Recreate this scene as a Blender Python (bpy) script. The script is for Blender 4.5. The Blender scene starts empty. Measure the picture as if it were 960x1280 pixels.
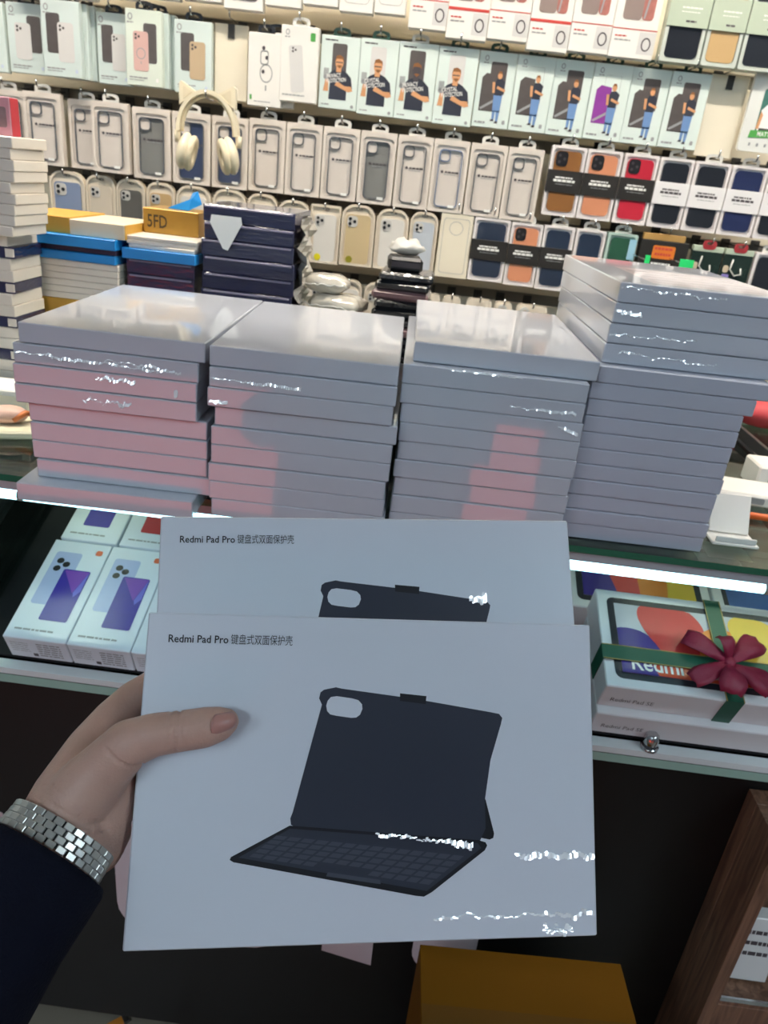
import bpy, math, random
from mathutils import Vector, Matrix, Euler

scene = bpy.context.scene
COL = scene.collection
random.seed(7)

# ------------------------------------------------------------------ camera
ZG = 1.12                     # height of the glass counter top above the floor
CAMZ = ZG + 0.39
PITCH, ROLL, YAW, FPX = 24.42, 6.456, 1.58, 932.7
p_, r_, y_ = (math.radians(a) for a in (PITCH, ROLL, YAW))
fw = Vector((0, math.cos(p_), -math.sin(p_))); rt = Vector((1, 0, 0)); up = rt.cross(fw)
rt2 = math.cos(r_)*rt + math.sin(r_)*up; up2 = rt2.cross(fw)
CR = (Matrix.Rotation(y_, 3, 'Z') @ Matrix((rt2, up2, -fw)).transposed())
cam_data = bpy.data.cameras.new('camera'); cam = bpy.data.objects.new('camera', cam_data)
COL.objects.link(cam); scene.camera = cam
cam.matrix_world = Matrix.Translation((0, 0, CAMZ)) @ CR.to_4x4()
cam_data.sensor_fit = 'VERTICAL'; cam_data.sensor_height = 36.0; cam_data.sensor_width = 27.0
cam_data.lens = 36.0*FPX/1280.0
cam_data.clip_start = 0.01
cam_data.dof.use_dof = True; cam_data.dof.focus_distance = 0.50
cam_data.dof.aperture_fstop = (cam_data.lens/1000.0)/0.0015

# ------------------------------------------------------------------ world and exposure
world = bpy.data.worlds.new('shop_world'); scene.world = world; world.use_nodes = True
world.node_tree.nodes['Background'].inputs[0].default_value = (0.75, 0.85, 1.0, 1)
world.node_tree.nodes['Background'].inputs[1].default_value = 0.05
vs = scene.view_settings
vs.view_transform = 'Standard'; vs.look = 'None'; vs.gamma = 1.0; vs.use_curve_mapping = False
vs.exposure = 0.0

WALL_LAMP = 90.0              # emission of the ceiling lamps over the wall display
SHOP_LAMP = 18.5               # emission of the ceiling lamps behind the photographer
LED_TUBE = 5.0                # emission of the tube under the counter glass
RED_GLOW = 1.9                    # emission of the red panels added to tint the stack reflections pink

# ------------------------------------------------------------------ materials
def lin(c):
    if isinstance(c, str):
        c = tuple(int(c[i:i+2], 16)/255 for i in (0, 2, 4))
    return tuple((x/12.92 if x <= 0.04045 else ((x+0.055)/1.055)**2.4) for x in c) + (1.0,)
MATS = {}
def mat(name, color, rough=0.5, spec=0.5, metal=0.0, coat=0.0, bump=0.0, bscale=60.0, vary=0.06, vscale=9.0,
        emit=None, estr=0.0, stretch=None, croughness=0.05, sss=0.0, trans=0.0, coat_ior=1.5):
    if name in MATS: return MATS[name]
    m = bpy.data.materials.new(name); m.use_nodes = True
    nt = m.node_tree; b = nt.nodes['Principled BSDF']
    col = lin(color)
    b.inputs['Roughness'].default_value = rough; b.inputs['Metallic'].default_value = metal
    b.inputs['Specular IOR Level'].default_value = spec
    b.inputs['Coat Weight'].default_value = coat; b.inputs['Coat Roughness'].default_value = croughness; b.inputs['Coat IOR'].default_value = coat_ior
    tc = nt.nodes.new('ShaderNodeTexCoord')
    if vary > 0:
        n = nt.nodes.new('ShaderNodeTexNoise'); n.inputs['Scale'].default_value = vscale; n.inputs['Detail'].default_value = 3
        nt.links.new(tc.outputs['Object'], n.inputs['Vector'])
        mx = nt.nodes.new('ShaderNodeMix'); mx.data_type = 'RGBA'
        mx.inputs[6].default_value = tuple(max(0, c*(1-vary)) for c in col[:3])+(1,)
        mx.inputs[7].default_value = tuple(min(1, c*(1+vary)) for c in col[:3])+(1,)
        nt.links.new(n.outputs['Fac'], mx.inputs[0]); nt.links.new(mx.outputs[2], b.inputs['Base Color'])
    else:
        b.inputs['Base Color'].default_value = col
    if bump > 0:
        n2 = nt.nodes.new('ShaderNodeTexNoise'); n2.inputs['Scale'].default_value = bscale; n2.inputs['Detail'].default_value = 2
        if stretch:
            mp = nt.nodes.new('ShaderNodeMapping'); mp.inputs['Scale'].default_value = stretch
            nt.links.new(tc.outputs['Object'], mp.inputs['Vector']); nt.links.new(mp.outputs['Vector'], n2.inputs['Vector'])
        else:
            nt.links.new(tc.outputs['Object'], n2.inputs['Vector'])
        bp = nt.nodes.new('ShaderNodeBump'); bp.inputs['Strength'].default_value = bump; bp.inputs['Distance'].default_value = 0.002
        nt.links.new(n2.outputs['Fac'], bp.inputs['Height'])
        nt.links.new(bp.outputs['Normal'], b.inputs['Normal'])
        if coat > 0: nt.links.new(bp.outputs['Normal'], b.inputs['Coat Normal'])
    if emit is not None:
        b.inputs['Emission Color'].default_value = lin(emit); b.inputs['Emission Strength'].default_value = estr
    if sss > 0:
        b.inputs['Subsurface Weight'].default_value = sss; b.inputs['Subsurface Radius'].default_value = (0.006, 0.0025, 0.0015)
        b.inputs['Subsurface Scale'].default_value = 1.0
    if trans > 0: b.inputs['Transmission Weight'].default_value = trans
    MATS[name] = m
    return m
def glass_mat(name, tint, refl=1.0, rough=0.02, bump=0.0, bscale=30):
    if name in MATS: return MATS[name]
    m = bpy.data.materials.new(name); m.use_nodes = True; nt = m.node_tree
    for n in list(nt.nodes):
        if n.type != 'OUTPUT_MATERIAL': nt.nodes.remove(n)
    out = [n for n in nt.nodes][0]
    t = nt.nodes.new('ShaderNodeBsdfTransparent'); t.inputs[0].default_value = lin(tint)
    g = nt.nodes.new('ShaderNodeBsdfGlossy'); g.inputs['Roughness'].default_value = rough
    fr = nt.nodes.new('ShaderNodeFresnel'); fr.inputs['IOR'].default_value = 1.5
    mul = nt.nodes.new('ShaderNodeMath'); mul.operation = 'MULTIPLY'; mul.inputs[1].default_value = refl; mul.use_clamp = True
    mx = nt.nodes.new('ShaderNodeMixShader')
    nt.links.new(fr.outputs[0], mul.inputs[0]); nt.links.new(mul.outputs[0], mx.inputs[0])
    nt.links.new(t.outputs[0], mx.inputs[1]); nt.links.new(g.outputs[0], mx.inputs[2])
    if bump > 0:
        tc = nt.nodes.new('ShaderNodeTexCoord'); n2 = nt.nodes.new('ShaderNodeTexNoise'); n2.inputs['Scale'].default_value = bscale
        bp = nt.nodes.new('ShaderNodeBump'); bp.inputs['Strength'].default_value = bump; bp.inputs['Distance'].default_value = 0.004
        nt.links.new(tc.outputs['Object'], n2.inputs['Vector']); nt.links.new(n2.outputs['Fac'], bp.inputs['Height'])
        nt.links.new(bp.outputs['Normal'], g.inputs['Normal']); nt.links.new(bp.outputs['Normal'], fr.inputs['Normal'])
    nt.links.new(mx.outputs[0], out.inputs[0])
    MATS[name] = m
    return m

WRAP = mat('wrapped_white_card', 'c6cad4', rough=0.3, coat=1.0, croughness=0.03, coat_ior=1.7, bump=0.022, bscale=16, stretch=(0.8, 0.8, 1.6), vary=0.03)
WRAPG = mat('wrapped_grey_white_card', 'babdca', rough=0.4, coat=0.35, croughness=0.16, bump=0.06, bscale=30, vary=0.03)
HELD = mat('held_white_card', 'd0d6e0', rough=0.32, coat=0.8, croughness=0.06, bump=0.05, bscale=9, vary=0.02)
SEAM = mat('film_seam', 'f4f7fa', rough=0.2, metal=0.0, spec=1.0, coat=1.0, croughness=0.08, coat_ior=2.2, vary=0.0)
INK = mat('black_ink', '1d1f26', rough=0.35, coat=0.3, vary=0)
ART = mat('art_charcoal', '323643', rough=0.3, coat=0.8, croughness=0.06, bump=0.05, bscale=9, vary=0.06, vscale=20)
ARTK = mat('art_key', '454a56', rough=0.35, coat=0.6, vary=0.05)
ARTD = mat('art_dark', '16181e', rough=0.35, coat=0.6, vary=0)
CARD = mat('white_card', 'ece9e4', rough=0.5, vary=0.03)
CARDC = mat('cream_card', 'ece2cd', rough=0.55, vary=0.04)
PALE = mat('pale_green_card', 'd5e2df', rough=0.35, coat=0.3, vary=0.03)
MINT = mat('mint_white_card', 'dde9e4', rough=0.35, coat=0.3, vary=0.03)
SAGE = mat('sage_card', 'b9c6b2', rough=0.5, vary=0.04)
CLEARP = mat('clear_pack_plastic', 'e4d9cf', rough=0.25, coat=0.6, vary=0.03)
CLEARI = mat('clear_pack_insert', 'd8cec6', rough=0.35, coat=0.4, vary=0.05)
RIM = mat('smoke_case_rim', '5d6066', rough=0.25, coat=0.6, vary=0.05)
RIMB = mat('blue_case_rim', '6f7f9c', rough=0.25, coat=0.6, vary=0.05)
SMOKE = mat('smoke_case_back', '80807d', rough=0.2, coat=0.8, vary=0.08)
NAVYC = mat('navy_case_back', '3c4663', rough=0.2, coat=0.8, vary=0.1)
TAB = mat('hang_tab_green', '2c4a3f', rough=0.4, vary=0.1)
TABC = mat('hang_tab_clear', 'd9d8d2', rough=0.12, coat=1.0, vary=0.05)
METAL = mat('chrome_wire', 'c9cbcc', rough=0.18, metal=1.0, vary=0.03)
DARKM = mat('dark_metal', '3a3835', rough=0.45, metal=0.3, vary=0.08)
GREYP = mat('grey_plastic', '8f8a80', rough=0.5, vary=0.06)
BLACKP = mat('black_plastic', '1b1c20', rough=0.35, vary=0.08)

# ------------------------------------------------------------------ mesh helpers
class MB:
    def __init__(s): s.v = []; s.f = []; s.m = []; s.mats = []; s.smooth = []
    def mi(s, m):
        if m not in s.mats: s.mats.append(m)
        return s.mats.index(m)
    def add(s, vs, fs, m, M=None, smooth=False):
        o = len(s.v); k = s.mi(m)
        for v in vs:
            v = Vector(v)
            if M is not None: v = M @ v
            s.v.append(v)
        for f in fs:
            s.f.append([i+o for i in f]); s.m.append(k); s.smooth.append(smooth)
        return s
    def box(s, x0, x1, y0, y1, z0, z1, m, bev=0.0, M=None):
        if bev <= 0:
            vs = [(x, y, z) for z in (z0, z1) for y in (y0, y1) for x in (x0, x1)]
            fs = [(0, 2, 3, 1), (4, 5, 7, 6), (0, 1, 5, 4), (2, 6, 7, 3), (0, 4, 6, 2), (1, 3, 7, 5)]
            return s.add(vs, fs, m, M)
        b = min(bev, (x1-x0)*.49, (y1-y0)*.49, (z1-z0)*.49)
        vs = []; idx = {}
        X = (x0, x1); Y = (y0, y1); Z = (z0, z1)
        for i in (0, 1):
            for j in (0, 1):
                for k in (0, 1):
                    sx, sy, sz = (1, -1)[i]*b, (1, -1)[j]*b, (1, -1)[k]*b
                    idx[i, j, k, 0] = len(vs); vs.append((X[i], Y[j]+sy, Z[k]+sz))
                    idx[i, j, k, 1] = len(vs); vs.append((X[i]+sx, Y[j], Z[k]+sz))
                    idx[i, j, k, 2] = len(vs); vs.append((X[i]+sx, Y[j]+sy, Z[k]))
        fs = []
        I = lambda *a: idx[a]
        fs.append((I(0,0,0,0), I(0,0,1,0), I(0,1,1,0), I(0,1,0,0))); fs.append((I(1,0,0,0), I(1,1,0,0), I(1,1,1,0), I(1,0,1,0)))
        fs.append((I(0,0,0,1), I(1,0,0,1), I(1,0,1,1), I(0,0,1,1))); fs.append((I(0,1,0,1), I(0,1,1,1), I(1,1,1,1), I(1,1,0,1)))
        fs.append((I(0,0,0,2), I(0,1,0,2), I(1,1,0,2), I(1,0,0,2))); fs.append((I(0,0,1,2), I(1,0,1,2), I(1,1,1,2), I(0,1,1,2)))
        for a in (0, 1):
            for c in (0, 1):
                fs.append((I(a,c,0,0), I(a,c,1,0), I(a,c,1,1), I(a,c,0,1)))
                fs.append((I(a,0,c,0), I(a,1,c,0), I(a,1,c,2), I(a,0,c,2)))
                fs.append((I(0,a,c,1), I(1,a,c,1), I(1,a,c,2), I(0,a,c,2)))
                for e in (0, 1): fs.append((I(a,c,e,0), I(a,c,e,1), I(a,c,e,2)))
        cen = Vector(((x0+x1)/2, (y0+y1)/2, (z0+z1)/2)); out = []
        for f in fs:
            P = [Vector(vs[i]) for i in f]; n = (P[1]-P[0]).cross(P[2]-P[0]); c = sum(P, Vector())/len(P)
            out.append(f if n.dot(c-cen) > 0 else tuple(reversed(f)))
        return s.add(vs, out, m, M)
    def prism(s, pts, a0, a1, m, axis='y', M=None, smooth=False):
        """pts (u,v) counter-clockwise seen from the front; extruded from a0 (front) to a1 (back)"""
        n = len(pts)
        if axis == 'y': V = lambda u, v, a: (u, a, v)
        else: V = lambda u, v, a: (u, v, -a)
        vs = [V(u, v, a0) for u, v in pts] + [V(u, v, a1) for u, v in pts]
        s.add(vs, [tuple(range(n)), tuple(range(2*n-1, n-1, -1))], m, M)
        o = len(s.v)-2*n; k = s.mi(m)
        for i in range(n):
            j = (i+1) % n
            s.f.append([o+i, o+n+i, o+n+j, o+j]); s.m.append(k); s.smooth.append(smooth)
        return s
    def flat(s, pts, lay, m, axis='y', M=None):
        if axis == 'y': vs = [(u, -lay, v) for u, v in pts]
        else: vs = [(u, v, lay) for u, v in pts]
        return s.add(vs, [tuple(range(len(pts)))], m, M)
    def ring(s, outer, inner, a0, a1, m, axis='y', M=None):
        """frame between two outlines with the same number of points"""
        n = len(outer)
        V = (lambda u, v, a: (u, a, v)) if axis == 'y' else (lambda u, v, a: (u, v, -a))
        vs = [V(u, v, a0) for u, v in outer]+[V(u, v, a0) for u, v in inner]+[V(u, v, a1) for u, v in outer]+[V(u, v, a1) for u, v in inner]
        fs = []
        for i in range(n):
            j = (i+1) % n
            fs += [(i, j, n+j, n+i), (n+i, n+j, 3*n+j, 3*n+i), (i, 2*n+i, 2*n+j, j), (2*n+i, 3*n+i, 3*n+j, 2*n+j)]
        return s.add(vs, fs, m, M)
    def tube(s, path, rad, m, seg=8, M=None, caps=True):
        path = [Vector(p) for p in path]; n = len(path)
        if not hasattr(rad, '__len__'): rad = [rad]*n
        vs = []; fs = []; prev = None
        for i, p in enumerate(path):
            d = (path[min(i+1, n-1)]-path[max(i-1, 0)]).normalized()
            if prev is None:
                a = Vector((0, 0, 1)) if abs(d.z) < 0.9 else Vector((1, 0, 0))
                u = d.cross(a).normalized()
            else:
                u = (prev - d*prev.dot(d)).normalized()
            prev = u; w = d.cross(u)
            for k in range(seg):
                t = 2*math.pi*k/seg
                vs.append(p + (u*math.cos(t)+w*math.sin(t))*rad[i])
        for i in range(n-1):
            for k in range(seg):
                k2 = (k+1) % seg
                fs.append((i*seg+k, i*seg+k2, (i+1)*seg+k2, (i+1)*seg+k))
        if caps:
            fs.append(tuple(range(seg-1, -1, -1))); fs.append(tuple((n-1)*seg+k for k in range(seg)))
        return s.add(vs, fs, m, M, smooth=True)
    def lathe(s, prof, m, seg=20, M=None):
        vs = []; fs = []; n = len(prof)
        for i in range(seg):
            t = 2*math.pi*i/seg
            for r, z in prof: vs.append((r*math.cos(t), r*math.sin(t), z))
        for i in range(seg):
            j = (i+1) % seg
            for k in range(n-1): fs.append((i*n+k, j*n+k, j*n+k+1, i*n+k+1))
        return s.add(vs, fs, m, M, smooth=True)
    def ellipsoid(s, c, r, m, seg=14, rings=8, M=None):
        vs = [(c[0], c[1], c[2]-r[2])]; fs = []
        for j in range(1, rings):
            a = -math.pi/2+math.pi*j/rings
            for i in range(seg):
                t = 2*math.pi*i/seg
                vs.append((c[0]+r[0]*math.cos(a)*math.cos(t), c[1]+r[1]*math.cos(a)*math.sin(t), c[2]+r[2]*math.sin(a)))
        vs.append((c[0], c[1], c[2]+r[2])); L = len(vs)-1
        for i in range(seg):
            i2 = (i+1) % seg
            fs.append((0, 1+i2, 1+i))
            for j in range(rings-2):
                a = 1+j*seg
                fs.append((a+i, a+i2, a+seg+i2, a+seg+i))
            a = 1+(rings-2)*seg
            fs.append((a+i, a+i2, L))
        return s.add(vs, fs, m, M, smooth=True)
    def mesh(s, name):
        me = bpy.data.meshes.new(name)
        me.from_pydata([tuple(v) for v in s.v], [], s.f)
        for m in s.mats: me.materials.append(m)
        me.polygons.foreach_set('material_index', s.m)
        me.polygons.foreach_set('use_smooth', s.smooth)
        me.update()
        return me
    def obj(s, name, parent=None, loc=None, rot=None):
        return link(name, s.mesh(name), parent, loc, rot)
def link(name, data, parent=None, loc=None, rot=None):
    o = bpy.data.objects.new(name, data); COL.objects.link(o)
    if parent is not None: o.parent = parent
    if loc is not None: o.location = loc
    if rot is not None: o.rotation_euler = rot
    return o
def thing(name, label, cat, loc=(0, 0, 0), rot=(0, 0, 0), group=None):
    o = link(name, None, None, loc, rot); o.empty_display_size = 0.02
    return tag(o, label, cat, group)
def tag(o, label, cat, group=None, kind=None):
    if label: o['label'] = label
    if cat: o['category'] = cat
    if group: o['group'] = group
    if kind: o['kind'] = kind
    return o
def struct(o): o['kind'] = 'structure'; return o
def dup(root, loc=None, rot=None, label=None, group=None, parent=None):
    c = root.copy(); COL.objects.link(c)
    if parent is not None: c.parent = parent
    if loc is not None: c.location = loc
    if rot is not None: c.rotation_euler = rot
    if label: c['label'] = label
    if group: c['group'] = group
    for ch in list(root.children): dup(ch, parent=c)
    return c

def rrect(cx, cy, w, h, r, n=4, ang=0.0):
    r = min(r, w*.499, h*.499); pts = []
    for qx, qy, a0 in ((1, -1, -90), (1, 1, 0), (-1, 1, 90), (-1, -1, 180)):
        for i in range(n+1):
            a = math.radians(a0+90*i/n)
            pts.append((qx*(w/2-r)+r*math.cos(a), qy*(h/2-r)+r*math.sin(a)))
    ca, sa = math.cos(ang), math.sin(ang)
    return [(cx+x*ca-y*sa, cy+x*sa+y*ca) for x, y in pts]
def ell(cx, cy, rx, ry, n=14):
    return [(cx+rx*math.cos(2*math.pi*i/n), cy+ry*math.sin(2*math.pi*i/n)) for i in range(n)]

_text = {}
def text_mesh(s, bold=False):
    """outline of a line of text, unit cap height, as (verts, faces, width)"""
    if s in _text: return _text[s]
    cu = bpy.data.curves.new('text', 'FONT'); cu.body = s; cu.resolution_u = 2
    if bold: cu.offset = 0.015
    ob = bpy.data.objects.new('text', cu); COL.objects.link(ob)
    dg = bpy.context.evaluated_depsgraph_get(); dg.update()
    me = bpy.data.meshes.new_from_object(ob.evaluated_get(dg))
    vs = [tuple(v.co) for v in me.vertices]; fs = [tuple(p.vertices) for p in me.polygons]
    bpy.data.objects.remove(ob); bpy.data.curves.remove(cu); bpy.data.meshes.remove(me)
    x0 = min((v[0] for v in vs), default=0); x1 = max((v[0] for v in vs), default=1)
    vs = [((v[0]-x0)/0.7, v[1]/0.7) for v in vs]
    _text[s] = (vs, fs, (x1-x0)/0.7)
    return _text[s]
def put_text(mb, s, x, y, h, m, lay=0.0008, axis='y', align='l', ang=0.0, width=None, bold=False, shear=0.0):
    vs, fs, w = text_mesh(s, bold)
    sx = h if width is None else width/w
    off = {'l': 0, 'c': -w/2, 'r': -w}[align]
    ca, sa = math.cos(ang), math.sin(ang); P = []
    for u, v in vs:
        a = (u+off)*sx+v*h*shear; b = v*h
        P.append((x+a*ca-b*sa, y+a*sa+b*ca))
    V = [(u, -lay, v) for u, v in P] if axis == 'y' else [(u, v, lay) for u, v in P]
    mb.add(V, fs, m)

def Zo(z): return z + ZG - 1.0        # heights measured from a datum 1 m under the glass top

# ------------------------------------------------------------------ the setting
WALLY = 2.24
FLOORM = mat('floor_tile', '7d776a', rough=0.25, coat=0.3, vary=0.12, vscale=3)
GROUT = mat('floor_grout', '6d655f', rough=0.8)
def build_room():
    f = struct(MB().box(-2.7, 2.7, -4.2, WALLY, -0.06, -0.004, GROUT).obj('floor'))
    tile = MB().box(-0.297, 0.297, -0.297, 0.297, -0.02, 0.0, FLOORM, 0.003).mesh('tile')
    for i in range(9):
        for j in range(10):
            link('tile', tile, f, (-2.4+0.6*i, -3.9+0.6*j, 0))
    CEIL = mat('ceiling_paint', '9ea3a8', rough=0.8); PAINT = mat('wall_paint', '8b929a', rough=0.7)
    struct(MB().box(-2.7, 2.7, -4.2, WALLY+0.06, 3.3, 3.36, CEIL).obj('ceiling'))
    struct(MB().box(-2.76, -2.7, -4.2, WALLY+0.06, 0, 3.3, PAINT).obj('wall_left'))
    struct(MB().box(2.7, 2.76, -4.2, WALLY+0.06, 0, 3.3, PAINT).obj('wall_right'))
    struct(MB().box(-2.7, 2.7, -4.26, -4.2, 0, 3.3, PAINT).obj('wall_front'))
    w = struct(MB().box(-2.7, 2.7, WALLY, WALLY+0.06, 0, 3.3, mat('groove_grey', '8a857b', rough=0.6)).obj('wall_back'))
    sl = MB().box(-2.7, 2.7, WALLY-0.014, WALLY-0.001, 0, 0.166, mat('slat_cream', 'e9dfc9', rough=0.55, vary=0.03), 0.002).mesh('slat')
    for k in range(-6, 7):
        link('slat', sl, w, (0, 0, Zo(1.505+0.195*k)))
build_room()

def build_lamps():
    FR = mat('lamp_frame', 'e8e8e6', rough=0.4)
    WARM = mat('lamp_warm', 'ffffff', emit='fff5e6', estr=WALL_LAMP, vary=0)
    COOL = mat('lamp_cool', 'ffffff', emit='e0f3ff', estr=SHOP_LAMP, vary=0)
    def lamp(x, y, w, d, m, label, group):
        t = thing('ceiling_lamp', label, 'lamp', (x, y, 3.24), group=group)
        MB().ring(rrect(0, 0, w, d, 0.01), rrect(0, 0, w-0.04, d-0.04, 0.005), -0.06, 0.02, FR, 'z').obj('frame', t)
        MB().box(-w/2+0.02, w/2-0.02, -d/2+0.02, d/2-0.02, 0.0, 0.03, m).obj('diffuser', t)
    for x in (-1.8, -0.6, 0.6, 1.8):
        lamp(x, 1.20, 1.1, 0.14, WARM, 'long warm white ceiling lamp above the wall of phone cases', 'lamps over the wall display')
    for x, y in ((-2.0, -2.4), (-0.95, -2.6), (2.3, -0.9)):
        lamp(x, y, 0.62, 1.2, COOL, 'square cool white ceiling lamp on the open side of the counter', 'square ceiling lamps')
build_lamps()
struct(MB().box(-2.7, 2.7, 1.070, 1.090, 2.59, 3.3, mat('baffle_white', 'c9c7c2', rough=.6)).obj('light_baffle_1'))     # unseen board added to keep the wall lamps off the held boxes

# ------------------------------------------------------------------ the glass counter
GLASS = glass_mat('counter_glass', 'dfeee8', 0.9, 0.01)
GEDGE = mat('glass_edge_green', '2f6b52', rough=0.1, coat=1.0, vary=0.1)
GEDGEL = mat('glass_edge_pale', '9fc2b4', rough=0.1, coat=1.0, vary=0.1)
BLACKF = mat('black_front_laminate', '070708', rough=0.45, vary=0.2)
def glass_slab(name, parent, x0, x1, y0, y1, z0, z1, edge):
    mb = MB()
    mb.add([(x0, y0, z1), (x1, y0, z1), (x1, y1, z1), (x0, y1, z1)], [(0, 1, 2, 3)], GLASS)
    mb.add([(x0, y0, z0), (x1, y0, z0), (x1, y1, z0), (x0, y1, z0)], [(3, 2, 1, 0)], GLASS)
    V = [(x0, y0, z0), (x1, y0, z0), (x1, y1, z0), (x0, y1, z0), (x0, y0, z1), (x1, y0, z1), (x1, y1, z1), (x0, y1, z1)]
    mb.add(V, [(0, 1, 5, 4), (1, 2, 6, 5), (2, 3, 7, 6), (3, 0, 4, 7)], edge)
    return mb.obj(name, parent)
FRONT = 0.83; BACK = 1.62; CX0 = -1.5; CX1 = 1.5
def build_counter():
    c = thing('display_counter', 'long glass-topped display counter with a black front and LED strip', 'counter', (0, 0, 0))
    glass_slab('glass_top', c, CX0, CX1, FRONT, BACK, ZG-0.009, ZG, GEDGE)
    zs = Zo(0.690)
    glass_slab('glass_shelf', c, CX0, CX1, FRONT, BACK, zs-0.014, zs, GEDGEL)
    MB().box(CX0, CX1, FRONT+0.012, FRONT+0.030, 0.045, zs-0.0145, BLACKF).obj('front_panel', c)
    MB().box(CX0, CX1, FRONT+0.06, BACK, 0.0, 0.05, mat('plinth', '2a2826', rough=0.6)).obj('plinth', c)
    MB().box(CX0, CX1, BACK-0.02, BACK, 0.05, ZG-0.0095, mat('cabinet_grey', '5c5e62', rough=0.5)).obj('back_panel', c)
    MB().box(CX0, CX1, FRONT+0.031, BACK-0.021, zs-0.04, zs-0.0145, BLACKF).obj('deck', c)
    MB().box(CX0, CX1, FRONT+0.001, FRONT+0.021, zs+0.0003, zs+0.010, mat('white_strip', 'dfe6e6', rough=0.4)).obj('shelf_strip', c)
    # sloping black display deck that the boxed phones and tablets lie on
    a = math.radians(21.5)
    MB().box(CX0, CX1, 0.0, 0.60, -0.006, -0.0005, mat('black_felt', '17181b', rough=0.9)).obj('sloping_deck', c, (0, 0.853, Zo(0.706)), (a, 0, 0))
    # the aluminium channel and the lit tube
    MB().box(CX0, CX1, FRONT+0.004, FRONT+0.05, ZG-0.022, ZG-0.0095, mat('channel_grey', 'b4bac0', rough=0.4, metal=0.2)).obj('light_channel', c)
    for x0, x1 in ((-1.4, -0.49), (-0.485, 0.462)):
        t = MB().tube([(x0, 0.848, ZG-0.034), (x1, 0.848, ZG-0.034)], 0.0075, mat('led_tube', 'ffffff', emit='a9e7f5', estr=LED_TUBE, vary=0), 12).obj('light_tube', c)
        MB().tube([(x1-0.002, 0.848, ZG-0.034), (x1+0.004, 0.848, ZG-0.034)], 0.0085, GREYP, 12).obj('tube_cap', t)
    # glass divider and its clamp, at the side of the boxed phones
    dv = MB()
    for x in (-0.60, -0.594): dv.add([(x, FRONT+.03, Zo(.705)), (x, 1.3, Zo(.705)), (x, 1.3, ZG-.01), (x, FRONT+.03, ZG-.01)], [(0, 1, 2, 3) if x > -.6 else (3, 2, 1, 0)], GLASS)
    dv.box(-.60, -.594, FRONT+.029, FRONT+.03, Zo(.705), ZG-.01, GEDGEL); dv.obj('glass_divider', c)
    MB().box(-0.612, -0.582, 0.865, 0.877, ZG-0.075, ZG-0.045, mat('cream_clamp', 'd8cfb4', rough=0.4), 0.003).obj('divider_clamp', c)
    k = thing('glass_stop', 'round chrome glass stop on the edge of the lower glass shelf', 'knob', (0.381, FRONT+0.011, zs+0.0102))
    MB().lathe([(0.0, 0.026), (0.006, 0.0255), (0.0095, 0.022), (0.0105, 0.016), (0.0105, 0.0), (0.0, 0.0)], METAL, 20).obj('cap', k)
    MB().lathe([(0.0, 0.004), (0.0125, 0.004), (0.0125, 0.0), (0.0, 0.0)], METAL, 20).obj('base_ring', k)
build_counter()
# white vinyl shapes on the black front
def build_vinyl():
    V = mat('white_vinyl', 'c9bfc4', rough=0.5)
    y = FRONT+0.0115
    def put(label, mb): tag(mb.obj('vinyl_letter', None, (0, y, 0)), label, 'lettering')
    put('big white rounded letter on the black counter front, behind the wrist',
        MB().ring(rrect(-0.25, Zo(0.30), 0.29, 0.27, 0.07, 6), rrect(-0.25, Zo(0.30), 0.15, 0.13, 0.03, 6), -0.0008, 0.0004, V))
    put('white slanting letter stroke on the black counter front',
        MB().prism([(0.041, Zo(0.163)), (0.037, Zo(0.40)), (-0.045, Zo(0.42)), (-0.045, Zo(0.184))], -0.0008, 0.0004, V))
    put('big white rounded letter on the black counter front, behind the yellow carton',
        MB().prism(rrect(0.158, Zo(0.29), 0.104, 0.25, 0.05, 6), -0.0008, 0.0004, V))
    put('white straight letter stroke on the black counter front beside the sleeve',
        MB().prism(rrect(-0.62, Zo(0.30), 0.10, 0.21, 0.01), -0.0008, 0.0004, V))
build_vinyl()

# ------------------------------------------------------------------ shrink-wrapped keyboard-case boxes
BW, BL, BT = 0.205, 0.305, 0.0225
# the picture of the keyboard case, in millimetres from the middle of the lid
A_BODY = [(-35.7,54.7),(-27.8,56.4),(-24,55.6),(15.8,50.8),(33.5,48.4),(78.3,41.5),(85,40.3),(87.3,37.6),(86.3,33.6),(78.9,9.9),(75.0,-15.9),(75.5,-34),(71.7,-41.6),(-50.5,-31.9),(-53.8,-30.3),(-54.4,-26.4),(-53.0,-22.6),(-36.8,45.0),(-38.8,49.0),(-38.0,53.0)]
A_HOLE = [(-33.9,44.4),(-33,47.6),(-31.0,50.0),(-27,50.6),(-16.8,49.3),(-12.5,48.2),(-10,45.6),(-9.6,42.6),(-11.1,38.8),(-13.7,36.9),(-17,36.7),(-27.1,38.0),(-31,38.8),(-33.2,41)]
A_TAB = [(15.7,53.1),(34.0,51.5),(33.5,46.2),(15.8,48.1)]
A_BASE = [(-54.6,-30.8),(70.6,-41.2),(75.4,-42.6),(76.6,-44.6),(75.0,-47.6),(39.5,-72.7),(34.2,-75.4),(28.9,-74.8),(-88.8,-52.4),(-91.3,-51.0),(-90.6,-49.2),(-87.6,-47.7)]
A_STAND = [(75.0,-14.9),(75.6,-16),(81.4,-37.2),(80.8,-40.0),(78.3,-41.0),(71.7,-39.7)]
A_KEYS = [(-63.1,-36.2),(62.3,-50.6),(37.4,-68.9),(-80.5,-49.4)]     # back-left, back-right, front-right, front-left
def cw(pts):
    a = sum(pts[i][0]*pts[(i+1) % len(pts)][1]-pts[(i+1) % len(pts)][0]*pts[i][1] for i in range(len(pts)))
    return pts if a > 0 else pts[::-1]
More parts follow.
